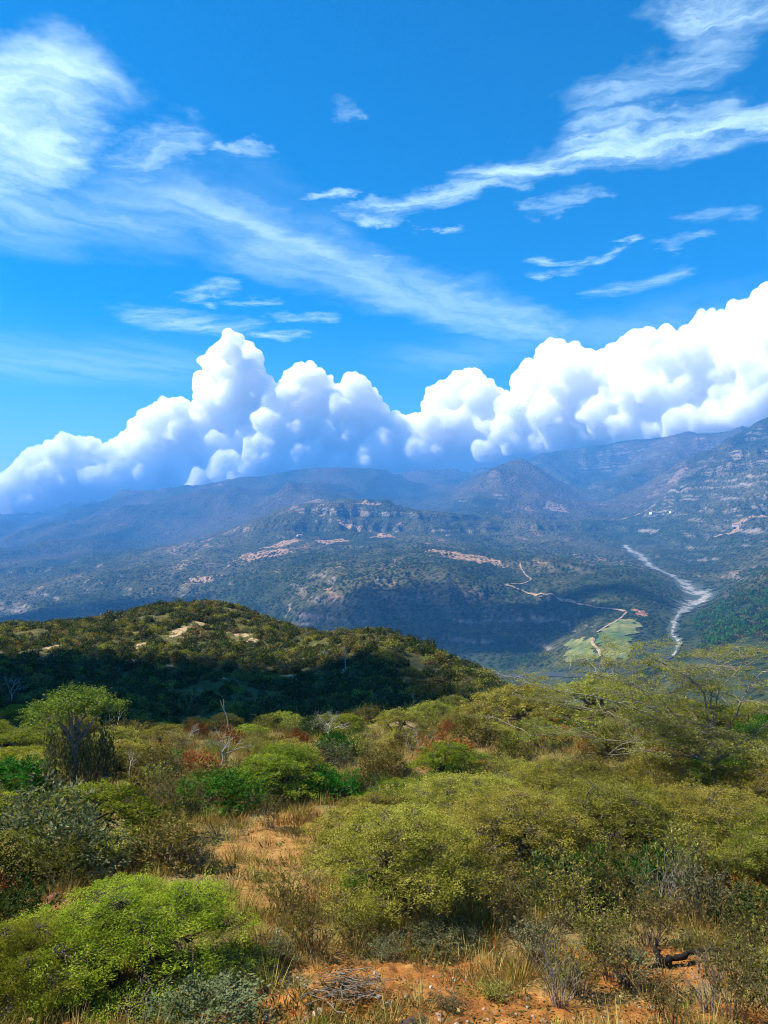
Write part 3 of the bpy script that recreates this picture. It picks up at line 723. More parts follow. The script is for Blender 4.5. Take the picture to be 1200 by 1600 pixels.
class Geo:
    def __init__(s):
        s.v = []; s.f = []; s.o = 0
    def add(s, v, f):
        s.v.append(v); s.f.append(np.asarray(f) + s.o); s.o += len(v)
    def tube(s, path, rad, k=4):
        path = np.asarray(path, float); n = len(path); rad = np.broadcast_to(rad, (n,))
        t = np.gradient(path, axis=0); t /= np.linalg.norm(t, axis=1, keepdims=True) + 1e-9
        ref = np.where(np.abs(t[:, 2:3]) > .9, np.array([[1., 0, 0]]), np.array([[0, 0, 1.]]))
        a = np.cross(t, ref); a /= np.linalg.norm(a, axis=1, keepdims=True) + 1e-9; b = np.cross(t, a)
        an = np.arange(k) / k * 2 * np.pi
        v = path[:, None] + rad[:, None, None] * (np.cos(an)[None, :, None] * a[:, None] + np.sin(an)[None, :, None] * b[:, None])
        i = np.arange(n - 1)[:, None] * k + np.arange(k)[None]; j = np.arange(n - 1)[:, None] * k + (np.arange(k)[None] + 1) % k
        s.add(v.reshape(-1, 3), np.stack([i, j, j + k, i + k], -1).reshape(-1, 4))
    def get(s):
        return np.concatenate(s.v), np.concatenate(s.f)

def unitv(a):
    return a / (np.linalg.norm(a, axis=-1, keepdims=True) + 1e-9)
def leaf_quads(C, A, Nn, l, w, rg, lv=.5):
    """diamond leaves: base C, axis A, rough normal Nn"""
    A = unitv(A); B = unitv(np.cross(Nn, A)); n = len(C)
    l = l * rg.uniform(1 - lv, 1 + lv, (n, 1)); w = w * rg.uniform(1 - lv, 1 + lv, (n, 1))
    v = np.stack([C, C + A * l * .45 + B * w * .5, C + A * l, C + A * l * .45 - B * w * .5], 1).reshape(-1, 3)
    return v, np.arange(n * 4).reshape(n, 4)
def sprays(Pt, Dr, n, L, l, w, rg, flat=.7, spread=.35):
    """n leaves along each twig tip"""
    T = len(Pt); Dr = unitv(Dr)
    s = rg.uniform(0, 1, (T, n, 1))
    side = unitv(np.cross(Dr, np.array([0, 0, 1.])) + 1e-6)[:, None, :]
    sg = np.where(rg.random((T, n, 1)) < .5, -1., 1.)
    C = Pt[:, None] + Dr[:, None] * (s - .25) * L + side * sg * rg.uniform(0, spread, (T, n, 1)) * L * (1 - .5 * s) + rg.normal(size=(T, n, 3)) * L * .07
    C[..., 2] -= (s[..., 0] ** 2) * L * .18
    A = Dr[:, None] * .6 + side * sg * .8 + rg.normal(size=(T, n, 3)) * .35
    Nn = np.array([0, 0, 1.]) * flat + rg.normal(size=(T, n, 3)) * (1 - flat) * 1.1
    return leaf_quads(C.reshape(-1, 3), A.reshape(-1, 3), Nn.reshape(-1, 3), l, w, rg)
def bez(a, b, up, n=5, rg=None, jit=0.0):
    t = np.linspace(0, 1, n)[:, None]; a = np.asarray(a, float); b = np.asarray(b, float)
    c = a * .5 + b * .5 + np.array([0, 0, up]); c[:2] = a[:2] * .62 + b[:2] * .38
    p = (1 - t) ** 2 * a + 2 * t * (1 - t) * c + t ** 2 * b
    if rg is not None and jit:
        p[1:-1] += rg.normal(size=(n - 2, 3)) * jit
    return p

def proto_acacia(seed, w, h, plates, twigs, nleaf, l, lw, leaf, bark, stems=3, low=.30, wiry=.5, dome=.55, pr=(.16, .25), L=None):
    """flat-topped thorn tree: leaning stems, layered plates of feathery foliage"""
    rg = np.random.default_rng(seed); br = Geo(); hw = w / 2
    pts = []; dirs = []; cents = []
    for i in range(plates):
        a = i * 2.39996 + rg.uniform(-.4, .4); rad = hw * .84 * math.sqrt((i + .3) / plates)
        z = h * (.93 - dome * (rad / hw) ** 2) + rg.uniform(-.16, .07) * h
        if rad > .55 * hw and rg.random() < .45:
            z -= h * rg.uniform(.1, .32)
        c = np.array([rad * math.cos(a), rad * math.sin(a) * .9, max(z, h * low)]); p_r = w * rg.uniform(*pr)
        cents.append((c, p_r))
        k = int(twigs / plates * rg.uniform(.8, 1.2)); q = np.sqrt(rg.random(k)) * p_r; an = rg.uniform(0, 2 * np.pi, k)
        bump_ = rg.normal(size=k) * .035 * h
        p = c + np.stack([q * np.cos(an), q * np.sin(an), -.30 * q * q / p_r + bump_], -1)
        p[:, 2] = np.maximum(p[:, 2], .08 * h)
        pts.append(p)
        dirs.append(np.stack([np.cos(an), np.sin(an), rg.uniform(-.15, .45, k)], -1) + .5 * np.array([c[0], c[1], 0]) / hw)
        m_ = max(3, int(k * wiry))
        for j in range(0, k, max(1, k // m_)):
            st = c + rg.normal(size=3) * p_r * .12 - np.array([0, 0, .05 * h])
            br.tube(bez(st, p[j], .02 * h, 4, rg, .012 * w), np.linspace(.010, .004, 4) * (.5 + w * .12), 3)
    feet = [np.array([rg.uniform(-.06, .06) * w, rg.uniform(-.06, .06) * w, -.15]) for _ in range(stems)]
    forks = [np.array([f[0] * 2.2 + rg.uniform(-.05, .05) * w, f[1] * 2.2 + rg.uniform(-.05, .05) * w, h * rg.uniform(.25, .4)]) for f in feet]
    tr = .016 * w
    trunk = Geo()
    for f, k in zip(feet, forks):
        trunk.tube(bez(f, k, .05, 6, rg, .01 * w), np.linspace(tr * 1.3, tr * .8, 6), 7)
    for c, p_r in cents:
        k = min(forks, key=lambda q: np.linalg.norm(q[:2] - c[:2]))
        br.tube(bez(k, c - np.array([0, 0, .05 * h]), .08 * h, 7, rg, .018 * w), np.linspace(tr * .75, tr * .22, 7), 5)
    pts = np.concatenate(pts); dirs = np.concatenate(dirs)
    lv = sprays(pts, dirs, nleaf, L or w * .07, l, lw, rg)
    return {'trunk': (*trunk.get(), bark, True), 'branches': (*br.get(), bark, True), 'crown': (*lv, leaf, False)}

def proto_bush(seed, w, h, twigs, nleaf, l, lw, leaf, bark, L=.3, shell=.5, stems=9, drape=0.0):
    """rounded shrub with lumpy outline"""
    rg = np.random.default_rng(seed); br = Geo()
    d = unitv(rg.normal(size=(twigs, 3))); d[:, 2] = np.abs(d[:, 2]) * 1.1 - .12; d = unitv(d)
    r = 1 + .38 * perlin3(d * 1.6 + seed, seed) + .2 * perlin3(d * 4 + seed, seed + 2)
    f = rg.uniform(shell, 1, twigs) ** .7 * r
    p = np.stack([d[:, 0] * f * w / 2, d[:, 1] * f * w / 2, np.maximum(.04 * h, h * .12 + d[:, 2] * f * h * .82)], -1)
    for i in range(stems):
        q = p[rg.integers(twigs)] * .8
        br.tube(bez((rg.uniform(-.08, .08) * w, rg.uniform(-.08, .08) * w, -.1), q, .15 * h, 5, rg, .02 * w), np.linspace(.012 * w, .004 * w, 5), 4)
        for j in range(5):
            q2 = p[np.argmin(((p - q) ** 2).sum(1) + rg.random(twigs) * .15 * w * w)]
            br.tube([q * .85, (q + q2) / 2 + rg.normal(size=3) * .03 * w, q2], (.005 * w, .003 * w, .0018 * w), 3)
    dr = d + np.array([0, 0, .1 - drape])
    return {'branches': (*br.get(), bark, True), 'crown': (*sprays(p, dr, nleaf, L, l, lw, rg, .55), leaf, False)}

def proto_wand(seed, w, h, stems, nleaf, l, lw, leaf, bark, lo=.25, thick=.006):
    """upright shrub of thin wands with sparse leaves"""
    rg = np.random.default_rng(seed); br = Geo(); C = []; A = []
    for i in range(stems):
        a = rg.uniform(0, 2 * np.pi); q = math.sqrt(rg.random()) * w / 2; hh = h * rg.uniform(.55, 1.0) * (1 - .35 * (2 * q / w) ** 2)
        path = bez((q * .15 * math.cos(a), q * .15 * math.sin(a), -.08), (q * math.cos(a), q * math.sin(a), hh), .18 * h, 6, rg, .02 * w)
        br.tube(path, np.linspace(thick * 1.6, thick * .4, 6), 4)
        tips = [path]
        for j in range(3):
            k = rg.integers(2, 5); e = path[k] + np.array([rg.normal() * .16 * w, rg.normal() * .16 * w, rg.uniform(.08, .3) * h])
            sp_ = bez(path[k], e, .03 * h, 4); br.tube(sp_, np.linspace(thick * .6, thick * .3, 4), 3); tips.append(sp_)
        for tp in tips:
            nn = max(1, int(nleaf / 4)); t = rg.uniform(lo, 1, nn) * (len(tp) - 1); i0 = np.minimum(t.astype(int), len(tp) - 2); fr = (t - i0)[:, None]
            C.append(tp[i0] * (1 - fr) + tp[i0 + 1] * fr + rg.normal(size=(nn, 3)) * .012 * h); A.append(rg.normal(size=(nn, 3)) + np.array([0, 0, .5]))
    out = {'branches': (*br.get(), bark, True)}
    if leaf:
        C = np.concatenate(C); A = np.concatenate(A)
        out['crown'] = (*leaf_quads(C, A, rg.normal(size=C.shape) + np.array([0, 0, .8]), l, lw, rg), leaf, False)
    return out

def grow(rg, br, p, d, ln, r, depth, tips, spread=.6, up=.1, k=6, kids=(2, 3)):
    n = 5; path = [np.array(p)]; dd = np.array(d, float)
    for i in range(n - 1):
        dd = unitv(dd + rg.normal(size=3) * .16 + np.array([0, 0, up])); path.append(path[-1] + dd * ln / (n - 1))
    br.tube(path, np.linspace(r, r * .62, n), k)
    if depth == 0:
        tips.append((path[-1], dd)); tips.append((path[2], dd)); return
    for i in range(rg.integers(kids[0], kids[1] + 1)):
        nd = unitv(dd + rg.normal(size=3) * spread)
        grow(rg, br, path[-1], nd, ln * rg.uniform(.62, .85), r * rg.uniform(.5, .66), depth - 1, tips, spread, up, max(3, k - 1), kids)
    if rg.random() < .6:
        grow(rg, br, path[2], unitv(dd + rg.normal(size=3) * spread * 1.3), ln * .6, r * .4, max(0, depth - 2), tips, spread, up, 4, kids)

def proto_dead(seed, h, depth=3, bark=None, spread=.6, r=None, up=.08, d0=(0, 0, 1), kids=(2, 3), split=.36):
    rg = np.random.default_rng(seed); br = Geo(); tips = []; tk = Geo()
    d0 = unitv(np.array(d0, float)); r = r or h * .02
    e = d0 * h * split; path = bez((0, 0, -.15), e, .02, 6, rg, .012 * h); tk.tube(path, np.linspace(r * 1.25, r * .85, 6), 7)
    for i in range(rg.integers(2, 4)):
        grow(rg, br, e, unitv(d0 + rg.normal(size=3) * spread), h * .27, r * .62, depth, tips, spread, up, 5, kids)
    return {'trunk': (*tk.get(), bark or B_PALE, True), 'branches': (*br.get(), bark or B_PALE, True)}, tips

PROTO = {}
def reg(name, parts):
    d = {}
    for k, (V, Fc, mat, sm) in parts.items():
        o = mesh_ob(k, V, Fc, mat, smooth=sm, link=False); d[k] = o.data; bpy.data.objects.remove(o)
    PROTO[name] = d
def plant(kind, name, loc, rz, s, label, cat, group=None, sz=None):
    root = empty(name, loc, rz, s)
    if sz:
        root.scale = (s, s, s * sz)
    tag(root, label, cat, group)
    for k, me in PROTO[kind].items():
        o = bpy.data.objects.new(k, me); COL.objects.link(o); o.parent = root
    return root

# hero thorn trees of the foreground
reg('umbrella_low', proto_acacia(1, 5.2, 2.0, 46, 2500, 44, .046, .0155, L_LIME, B_DARK, 4, .14, .3, .68, (.07, .135), .34))
reg('thicket', proto_acacia(2, 5.2, 2.7, 38, 2000, 32, .062, .021, L_ACACIA, B_TWIG, 4, .2, .25, .5, (.07, .14), .38))
reg('thicket_loose', proto_acacia(5, 5.6, 2.7, 32, 1650, 30, .062, .021, L_ACACIA, B_TWIG, 3, .2, .32, .42, (.07, .14), .40))
reg('umbrella_far', proto_acacia(7, 5.0, 2.6, 22, 800, 22, .105, .038, L_LIME, B_DARK, 3, .2, .3, .5, (.09, .17), .42))
reg('umbrella_mid', proto_acacia(8, 5.0, 2.4, 22, 760, 22, .105, .038, L_ACACIA, B_TWIG, 3, .2, .35, .5, (.09, .17), .42))
reg('green_dome', proto_bush(11, 3.0, 1.6, 620, 15, .11, .05, L_GREEN, B_DARK, .28, .6))
reg('olive_bush', proto_bush(12, 2.4, 1.7, 430, 13, .10, .045, L_OLIVE, B_TWIG, .3, .4, 14))
reg('dark_bush', proto_bush(13, 2.6, 1.8, 460, 14, .11, .05, L_DARK, B_DARK, .3, .45, 12))
reg('grey_bush', proto_bush(14, 2.4, 1.6, 380, 13, .10, .045, L_GREY, B_GREY, .3, .4, 14))
reg('rusty_bush', proto_bush(15, 2.0, 1.3, 300, 12, .10, .045, L_RUST, B_TWIG, .26, .4, 14))
reg('dry_bush', proto_bush(16, 2.0, 1.4, 260, 11, .09, .04, L_DRY, B_TWIG, .26, .4, 18))
reg('olive_wands', proto_wand(21, 2.2, 2.3, 26, 60, .075, .035, L_OLIVE, B_TWIG))
reg('green_wands', proto_wand(22, 1.8, 1.6, 30, 70, .06, .03, L_GREY, B_TWIG))
reg('lime_wands', proto_wand(23, 2.0, 1.9, 26, 60, .07, .035, L_TREE, B_TWIG))
reg('bare_wands', proto_wand(24, 2.0, 2.0, 24, 0, .05, .02, None, B_GREY, thick=.009))
for i in range(3):
    reg('dead%d' % i, proto_dead(30 + i, 3.4, 3, B_PALE, .62 + .1 * i)[0])
print('protos', time.time() - T0)

def G(px, py, dmin=0):
    x, y = ghit(px, py, dmin)
    return np.array([x, y, float(zat(x, y))])
def W(kind_w, px_w, D):
    return px_w * D / FPX / kind_w
rp = np.random.default_rng(77)
OCC = []
def put(kind, pw, name, px, py, wpx, label, cat='shrub', group=None, sz=None, rz=None, sink=.05, D=None):
    g = G(px, py) if D is None else np.array([(px - 600) / FPX * D, D, float(zat((px - 600) / FPX * D, D))])
    s = W(pw, wpx, g[1]); g[2] -= sink
    OCC.append((g[0], g[1], .30 * pw * s))
    return plant(kind, name, g, rp.uniform(0, 6.28) if rz is None else rz, s, label, cat, group, sz)

TREES = 'thorn trees of the near slope'
put('umbrella_low', 5.2, 'thorn_bush', 195, 1540, 460, 'broad yellow green umbrella bush filling the bottom left corner', 'bush', TREES, .84, D=14.0)
put('umbrella_low', 5.2, 'thorn_bush', 30, 1590, 330, 'yellow green bush cut off by the bottom left edge', 'bush', TREES, D=13.0)
put('thicket', 5.2, 'thorn_tree', 625, 1440, 310, 'bright green thorn tree beside the footpath with a dark hollow under it', 'tree', TREES, 1.0, D=18.5)
put('thicket_loose', 5.6, 'thorn_tree', 800, 1420, 290, 'olive thorn tree standing just right of the dark hollow', 'tree', TREES, .9, D=22.)
put('thicket', 5.2, 'thorn_tree', 960, 1400, 300, 'olive thorn tree in the middle of the right hand thicket', 'tree', TREES, .85, D=23.5)
put('thicket_loose', 5.6, 'thorn_tree', 1120, 1400, 300, 'thorn tree with dark trunk low in the right hand thicket', 'tree', TREES, .85, D=23.)
put('thicket', 5.2, 'thorn_tree', 1245, 1430, 300, 'thorn tree cut off by the right edge of the picture', 'tree', TREES, .85, D=20.5)
put('thicket_loose', 5.6, 'thorn_tree', 720, 1330, 260, 'lighter thorn tree behind the one beside the footpath', 'tree', TREES, .8, D=27.)
put('thicket_loose', 5.6, 'thorn_tree', 890, 1320, 255, 'thorn tree behind the middle of the right hand thicket', 'tree', TREES, .8, D=29.)
put('thicket', 5.2, 'thorn_tree', 1030, 1320, 260, 'thorn tree left of the tall tree trunk on the right', 'tree', TREES, .75, D=30.)
put('thicket_loose', 5.6, 'thorn_tree', 1200, 1310, 260, 'thorn tree right of the tall tree trunk near the edge', 'tree', TREES, .8, D=28.)

# the tall sparse tree on the right
def tall_tree():
    g = G(1110, 1275); rg = np.random.default_rng(41)
    root = empty('tall_thorn_tree', g)
    tag(root, 'tall sparse thorn tree with pale limbs spreading over the right side', 'tree')
    tk = Geo(); br = Geo(); tips = []
    f = np.array([0, 0, 2.1]); tk.tube(bez((0, 0, -.2), f, .05, 8, rg, .03), np.linspace(.15, .105, 8), 8)
    D = g[1]
    def loc(px, py, dd=0):
        return P(px, py, D + dd) - g
    limbs = [((1060, 1130), (960, 1085), -.5), ((990, 1130), (880, 1100), 1.0), ((1080, 1110), (1050, 1040), 1.5), ((1110, 1100), (1120, 1035), 0), ((1150, 1120), (1190, 1050), -1), ((1010, 1160), (830, 1150), -1.2), ((1050, 1180), (950, 1180), -2.0), ((1180, 1150), (1260, 1110), .6), ((1030, 1100), (940, 1040), 2.2), ((1060, 1150), (800, 1085), 1.2), ((1170, 1170), (1240, 1180), -1.5), ((1100, 1080), (1010, 1025), -1.), ((1030, 1090), (890, 1045), .5), ((1000, 1110), (830, 1070), -.8), ((1120, 1090), (1160, 1035), 1.2)]
    P1 = []
    for a, b_, dd in limbs:
        k = loc(*a, dd * .6); e = loc(*b_, dd)
        pth = np.concatenate([bez(f, k, .15, 5, rg, .03)[:-1], bez(k, e, .12, 5, rg, .05)]); br.tube(pth, np.linspace(.06, .012, len(pth)), 6)
        for q in range(13):
            i = rg.integers(2, len(pth)); st = pth[i]
            o = np.array([rg.normal() * 1.0 - .3, rg.normal() * 1.1, abs(rg.normal()) * .45 + .1])
            en = st + o; br.tube(bez(st, en, .12, 5, rg, .03), np.linspace(.018, .005, 5), 4)
            for j in range(9):
                t2 = en + np.array([rg.normal() * .55, rg.normal() * .55, rg.normal() * .13])
                br.tube([en - o * .15, (en + t2) / 2 + rg.normal(size=3) * .04, t2], (.006, .004, .002), 3); P1.append((t2, t2 - en)); P1.append(((t2 + en) / 2, t2 - en))
    pt = np.array([q[0] for q in P1]); dr = np.array([q[1] for q in P1]); dr[:, 2] *= .3
    mesh_ob('trunk', *tk.get(), B_GREY, root, True); mesh_ob('limbs', *br.get(), B_LIMB, root, True)
    mesh_ob('crown', *sprays(pt, dr, 28, .42, .07, .027, rg, .75), L_TREE, root)
    OCC.append((g[0], g[1], 1.0))
tall_tree()

# moss-hung tree on the left
def mossy_tree():
    g = G(118, 1243); rg = np.random.default_rng(52); D = g[1]; k = D / FPX
    root = empty('moss_hung_tree', g)
    tag(root, 'round crowned tree hung with dark moss on the left slope', 'tree')
    tk = Geo(); br = Geo(); tips = []
    H = 175 * k
    f = np.array([.1, 0, H * .42]); tk.tube(bez((0, 0, -.2), f, .05, 8, rg, .04), np.linspace(.17, .13, 8), 8)
    tk.tube(bez((.3, .1, -.1), (2.0 * .9, -.1, H * .22), .1, 5, rg, .03), np.linspace(.07, .04, 5), 6)
    pts = []; moss = []
    for i in range(10):
        a = i * 2.4; rr = (62 * k) * math.sqrt((i + .4) / 10)
        c = np.array([rr * math.cos(a), rr * math.sin(a) * .8, H * (.93 - .22 * (rr / (62 * k)) ** 2 + rg.uniform(-.06, .04))])
        br.tube(bez(f, c, .1 * H, 7, rg, .07), np.linspace(.09, .02, 7), 5)
        n = 100; d = unitv(rg.normal(size=(n, 3))) * rg.uniform(.3, 1, (n, 1)) * np.array([.85, .85, .42]) * rg.uniform(.7, 1.15)
        pts.append((c + d, d)); moss.append(c)
        for q in range(7):
            e = c + d[q]; br.tube([c, (c + e) / 2, e], (.018, .012, .005), 3)
    mv = Geo(); C = []; A = []
    for i in range(150):
        a = rg.uniform(0, 6.28); rr = math.sqrt(rg.random()) * 56 * k; x, y = rr * math.cos(a) + .3, rr * math.sin(a) * .8
        zt_ = H * rg.uniform(.36, .66); ln = min(zt_ - .1, rg.uniform(.8, 3.2)); n = int(ln / .06)
        z = zt_ - np.linspace(0, ln, n); sw = .05 * np.sin(np.linspace(0, 6, n) + i)
        C.append(np.stack([x + sw + rg.normal(size=n) * .05, y + rg.normal(size=n) * .05, z], -1)); A.append(np.stack([rg.normal(size=n) * .25, rg.normal(size=n) * .25, -np.ones(n)], -1))
    C = np.concatenate(C); A = np.concatenate(A)
    mesh_ob('trunk', *tk.get(), B_GREY, root, True); mesh_ob('limbs', *br.get(), B_GREY, root, True)
    pt = np.concatenate([q[0] for q in pts]); dr = np.concatenate([q[1] for q in pts])
    mesh_ob('crown', *sprays(pt, dr, 10, .45, .12, .05, rg, .5), L_CROWN, root)
    mesh_ob('moss', *leaf_quads(C, A, rg.normal(size=C.shape) * np.array([1, 1, .1]), .19, .045, rg), L_MOSS, root)
    OCC.append((g[0], g[1], 2.2)); OCC.append((g[0] - .6, g[1] - 2.6, 2.0))
mossy_tree()

# bleached dead trees
DEADG = 'bleached dead trees on the slope'
def dead(seed, px, py, hpx, label, d0=(0, 0, 1), depth=3, spread=.6, r=None, split=.36, up=.08, D=None, mat=None):
    g = G(px, py) if D is None else np.array([(px - 600) / FPX * D, D, float(zat((px - 600) / FPX * D, D))])
    h = hpx * g[1] / FPX
    OCC.append((g[0], g[1], .5)); OCC.append((g[0], g[1] - 2.2, 1.1)); OCC.append((g[0], g[1] - 4.5, 1.1))
    pr, tips = proto_dead(seed, h, depth, mat or B_PALE, spread, r, up, d0, (2, 3), split)
    root = empty('dead_tree', g); tag(root, label, 'dead tree', DEADG)
    for k, (V, Fc, mt, sm) in pr.items():
        mesh_ob(k, V, Fc, mt, root, sm)
dead(61, 349, 1202, 66, 'white forked dead tree standing among the green bushes', (0, 0, 1), 3, .75, split=.42, r=.05)
dead(62, 170, 1152, 48, 'leaning bleached dead tree right of the moss hung tree', (.75, 0, .8), 3, .55, r=.07, split=.5)
dead(63, 362, 1150, 62, 'pair of bare pointed snags rising from a rusty bush', (-.25, 0, 1), 0, .25, r=.05, split=.7)
dead(64, 512, 1165, 56, 'grey twiggy dead tree against the shaded hillside', (0, 0, 1), 4, .65, r=.05)
dead(65, 20, 1075, 50, 'pale bare tree at the left edge in the hillside shade', (.1, 0, 1), 3, .6, D=92)
dead(66, 400, 1195, 40, 'low bleached branch right of the white forked dead tree', (.9, 0, .4), 2, .5, r=.04, split=.6)
dead(67, 655, 1175, 55, 'fan of thin grey branches on the brown slope', (0, 0, 1), 4, .8, r=.03, split=.15)
dead(68, 300, 1165, 36, 'small grey dead tree left of the snags', (-.2, 0, 1), 3, .7, r=.035)
dead(69, 205, 1215, 45, 'thin bare sapling right of the moss hung tree trunk', (.05, 0, 1), 3, .5, r=.03)
dead(70, 540, 1075, 34, 'pale bare tree on the hill near a bare patch', (0, 0, 1), 3, .6, D=118)
dead(71, 648, 1108, 30, 'bare grey tree at the foot of the hill', (0, 0, 1), 3, .5, D=84)
dead(72, 300, 1112, 26, 'bare tree deep in the shade of the hill', (0, 0, 1), 3, .5, D=96)

# named shrubs of the middle slope
GM = 'shrubs of the middle slope'
for k, pw, nm, px, py, wp, lb, sz in [
    ('green_dome', 3.0, 'green_bush', 515, 1248, 105, 'dense deep green bush at the far end of the footpath', .8),
    ('green_dome', 3.0, 'green_bush', 345, 1262, 140, 'deep green bush in front of the white forked dead tree', .75),
    ('green_dome', 3.0, 'green_bush', 20, 1245, 130, 'deep green bush at the left edge below the moss hung tree', .8),
    ('umbrella_far', 5.0, 'thorn_bush', 150, 1318, 250, 'bright green flat topped bush in front of the moss hung tree', .75),
    ('umbrella_far', 5.0, 'thorn_bush', 20, 1182, 130, 'bright green flat topped bush left of the moss hung tree', .6),
    ('umbrella_far', 5.0, 'thorn_bush', 25, 1205, 130, 'lower green flat topped bush at the left edge', .6),
    ('grey_bush', 2.4, 'grey_bush', 60, 1345, 190, 'dark grey green bush on the left below the flat topped bush', 1.0),
    ('olive_wands', 2.2, 'olive_shrub', 250, 1310, 120, 'tall olive shrub with moss grey stems left of the footpath', 1.1),
    ('olive_wands', 2.2, 'olive_shrub', 285, 1300, 100, 'tall olive shrub close beside the footpath bend', 1.0),
    ('rusty_bush', 2.0, 'rusty_bush', 362, 1168, 55, 'rusty orange bush under the bare snags', 1.0),
    ('rusty_bush', 2.0, 'rusty_bush', 700, 1195, 95, 'rusty brown bush on the slope left of the thorn trees', .8),
    ('rusty_bush', 2.0, 'rusty_bush', 10, 1395, 60, 'rusty orange bush at the left edge', .9),
    ('dry_bush', 2.0, 'dry_bush', 275, 1345, 70, 'dry straw coloured bush beside the rocky patch', .9),
    ('umbrella_far', 5.0, 'thorn_bush', 620, 1265, 130, 'lime green bush peeking out above the footpath thorn tree', .7),
    ('dark_bush', 2.6, 'dark_bush', 20, 1480, 160, 'shaded dark bush left of the large umbrella bush', 1.0),
    ('lime_wands', 2.0, 'thin_shrub', 1195, 1240, 70, 'fresh green shrub at the right edge behind the tall tree', 1.0),
    ('umbrella_mid', 5.0, 'thorn_bush', 820, 1140, 190, 'pale feathery thorn bush on the brink above the valley', .8),
    ('umbrella_mid', 5.0, 'thorn_bush', 930, 1135, 190, 'feathery thorn bush on the brink under the tall tree limbs', .9),
    ('dark_bush', 2.6, 'dark_bush', 790, 1118, 80, 'dark bush on the brink where the hill meets the slope', .8),
    ('green_dome', 3.0, 'green_bush', 890, 1150, 60, 'blue green bush in the gap on the brink', .8)]:
    put(k, pw, nm, px, py, wp, lb, 'bush' if 'bush' in nm else 'shrub', GM, sz)
# thin shrubs of the bare ground at the bottom
GB = 'thin shrubs on the bare ground'
for k, pw, px, py, wp, lb, sz in [
    ('bare_wands', 2.0, 870, 1560, 105, 'leafless grey shrub fanning up from the orange soil', 1.2),
    ('olive_wands', 2.2, 950, 1520, 150, 'grey green wispy shrub right of the leafless one', .85),
    ('lime_wands', 2.0, 900, 1545, 120, 'wispy yellowish shrub behind the leafless one', .9),
    ('green_wands', 1.8, 975, 1535, 120, 'bushy grey green shrub left of the black shape', .8),
    ('olive_wands', 2.2, 1130, 1585, 150, 'tall wispy shrub near the bottom right corner', 1.0),
    ('bare_wands', 2.0, 1100, 1570, 110, 'leafless shrub left of the corner shrub', 1.0),
    ('lime_wands', 2.0, 1190, 1560, 130, 'wispy shrub cut off by the bottom right edge', 1.1),
    ('olive_wands', 2.2, 1050, 1600, 120, 'straggling shrub at the bottom edge on the right', .7),
    ('olive_wands', 2.2, 490, 1480, 130, 'wispy olive shrub right of the large umbrella bush', .85),
    ('lime_wands', 2.0, 450, 1420, 120, 'wispy shrub in the middle of the footpath', .8),
    ('green_wands', 1.8, 430, 1500, 90, 'grey green shrub in front of the dark hollow on the left', .8),
    ('olive_wands', 2.2, 555, 1470, 110, 'wispy shrub at the foot of the footpath thorn tree', .7),
    ('green_wands', 1.8, 700, 1565, 60, 'small yellow green tuft of shrub on the orange soil', .6),
    ('lime_wands', 2.0, 770, 1550, 70, 'second small tuft of shrub on the orange soil', .5),
    ('green_wands', 1.8, 655, 1590, 45, 'tiny green plant at the bottom among the stones', .6),
    ('green_wands', 1.8, 605, 1490, 80, 'low grey green shrub below the footpath thorn tree', .6),
    ('olive_wands', 2.2, 1010, 1470, 130, 'wispy shrub above the black shape on the right', .8),
    ('green_wands', 1.8, 840, 1500, 110, 'wispy shrub right of the dark hollow', .9),
    ('olive_wands', 2.2, 420, 1290, 70, 'slender shrub on the right side of the footpath top', .9),
    ('grey_bush', 2.4, 320, 1590, 190, 'grey green bush hugging the foot of the umbrella bush', .55),
    ('olive_wands', 2.2, 800, 1455, 130, 'tangled shrub under the thorn tree right of the hollow', .9),
    ('lime_wands', 2.0, 880, 1440, 130, 'yellowish tangled shrub below the middle of the thicket', 1.0),
    ('olive_wands', 2.2, 960, 1430, 140, 'tangled olive shrub below the thicket centre', 1.0),
    ('bare_wands', 2.0, 1030, 1425, 120, 'leafless tangled shrub below the thicket', 1.0),
    ('green_wands', 1.8, 1090, 1440, 130, 'grey green tangled shrub above the black shape', 1.1),
    ('dark_bush', 2.6, 1170, 1450, 130, 'dark leafy shrub at the right edge below the thicket', .8),
    ('lime_wands', 2.0, 1060, 1400, 130, 'yellowish shrub among the thicket stems', 1.1),
    ('olive_wands', 2.2, 1150, 1500, 130, 'wispy olive shrub right of the black shape', 1.0),
    ('lime_wands', 2.0, 930, 1480, 110, 'thin yellowish shrub left of the black shape', .9),
    ('olive_wands', 2.2, 740, 1400, 110, 'olive shrub growing over the dark hollow', .8),
    ('olive_wands', 2.2, 1110, 1525, 120, 'thin shrub under the black shape', .8),
    ('grey_bush', 2.4, 690, 1470, 120, 'grey green foliage in front of the dark hollow', .45)]:
    put(k, pw, 'thin_shrub', px, py, wp, lb, 'shrub', GB, sz)

def landmark_labels(items, marks):
    """items: (object, kind words, size word, x, y); tells each by the landmark it stands next to"""
    seen = {}
    for o, kw, sw, x, y in items:
        nm, (mx_, my_) = min(marks, key=lambda q: (q[1][0] - x) ** 2 + (q[1][1] - y) ** 2)
        dx, dy = x - mx_, y - my_
        rel = ('right of' if dx > 0 else 'left of') if abs(dx) > abs(dy) else ('behind' if dy > 0 else 'in front of')
        seen.setdefault((sw + ' ' + kw + ' ' + rel + ' ' + nm).strip(), []).append((math.hypot(dx, dy), o))
    ORD = ['nearest', 'second nearest', 'third nearest', 'fourth nearest', 'fifth nearest', 'sixth nearest', 'seventh nearest', 'eighth nearest', 'ninth nearest', 'tenth nearest']
    for lb, lst in seen.items():
        lst.sort(key=lambda q: q[0])
        for i, (_, o) in enumerate(lst):
            o['label'] = lb if len(lst) == 1 else lb + ', ' + (ORD[i] if i < 10 else 'farther off')
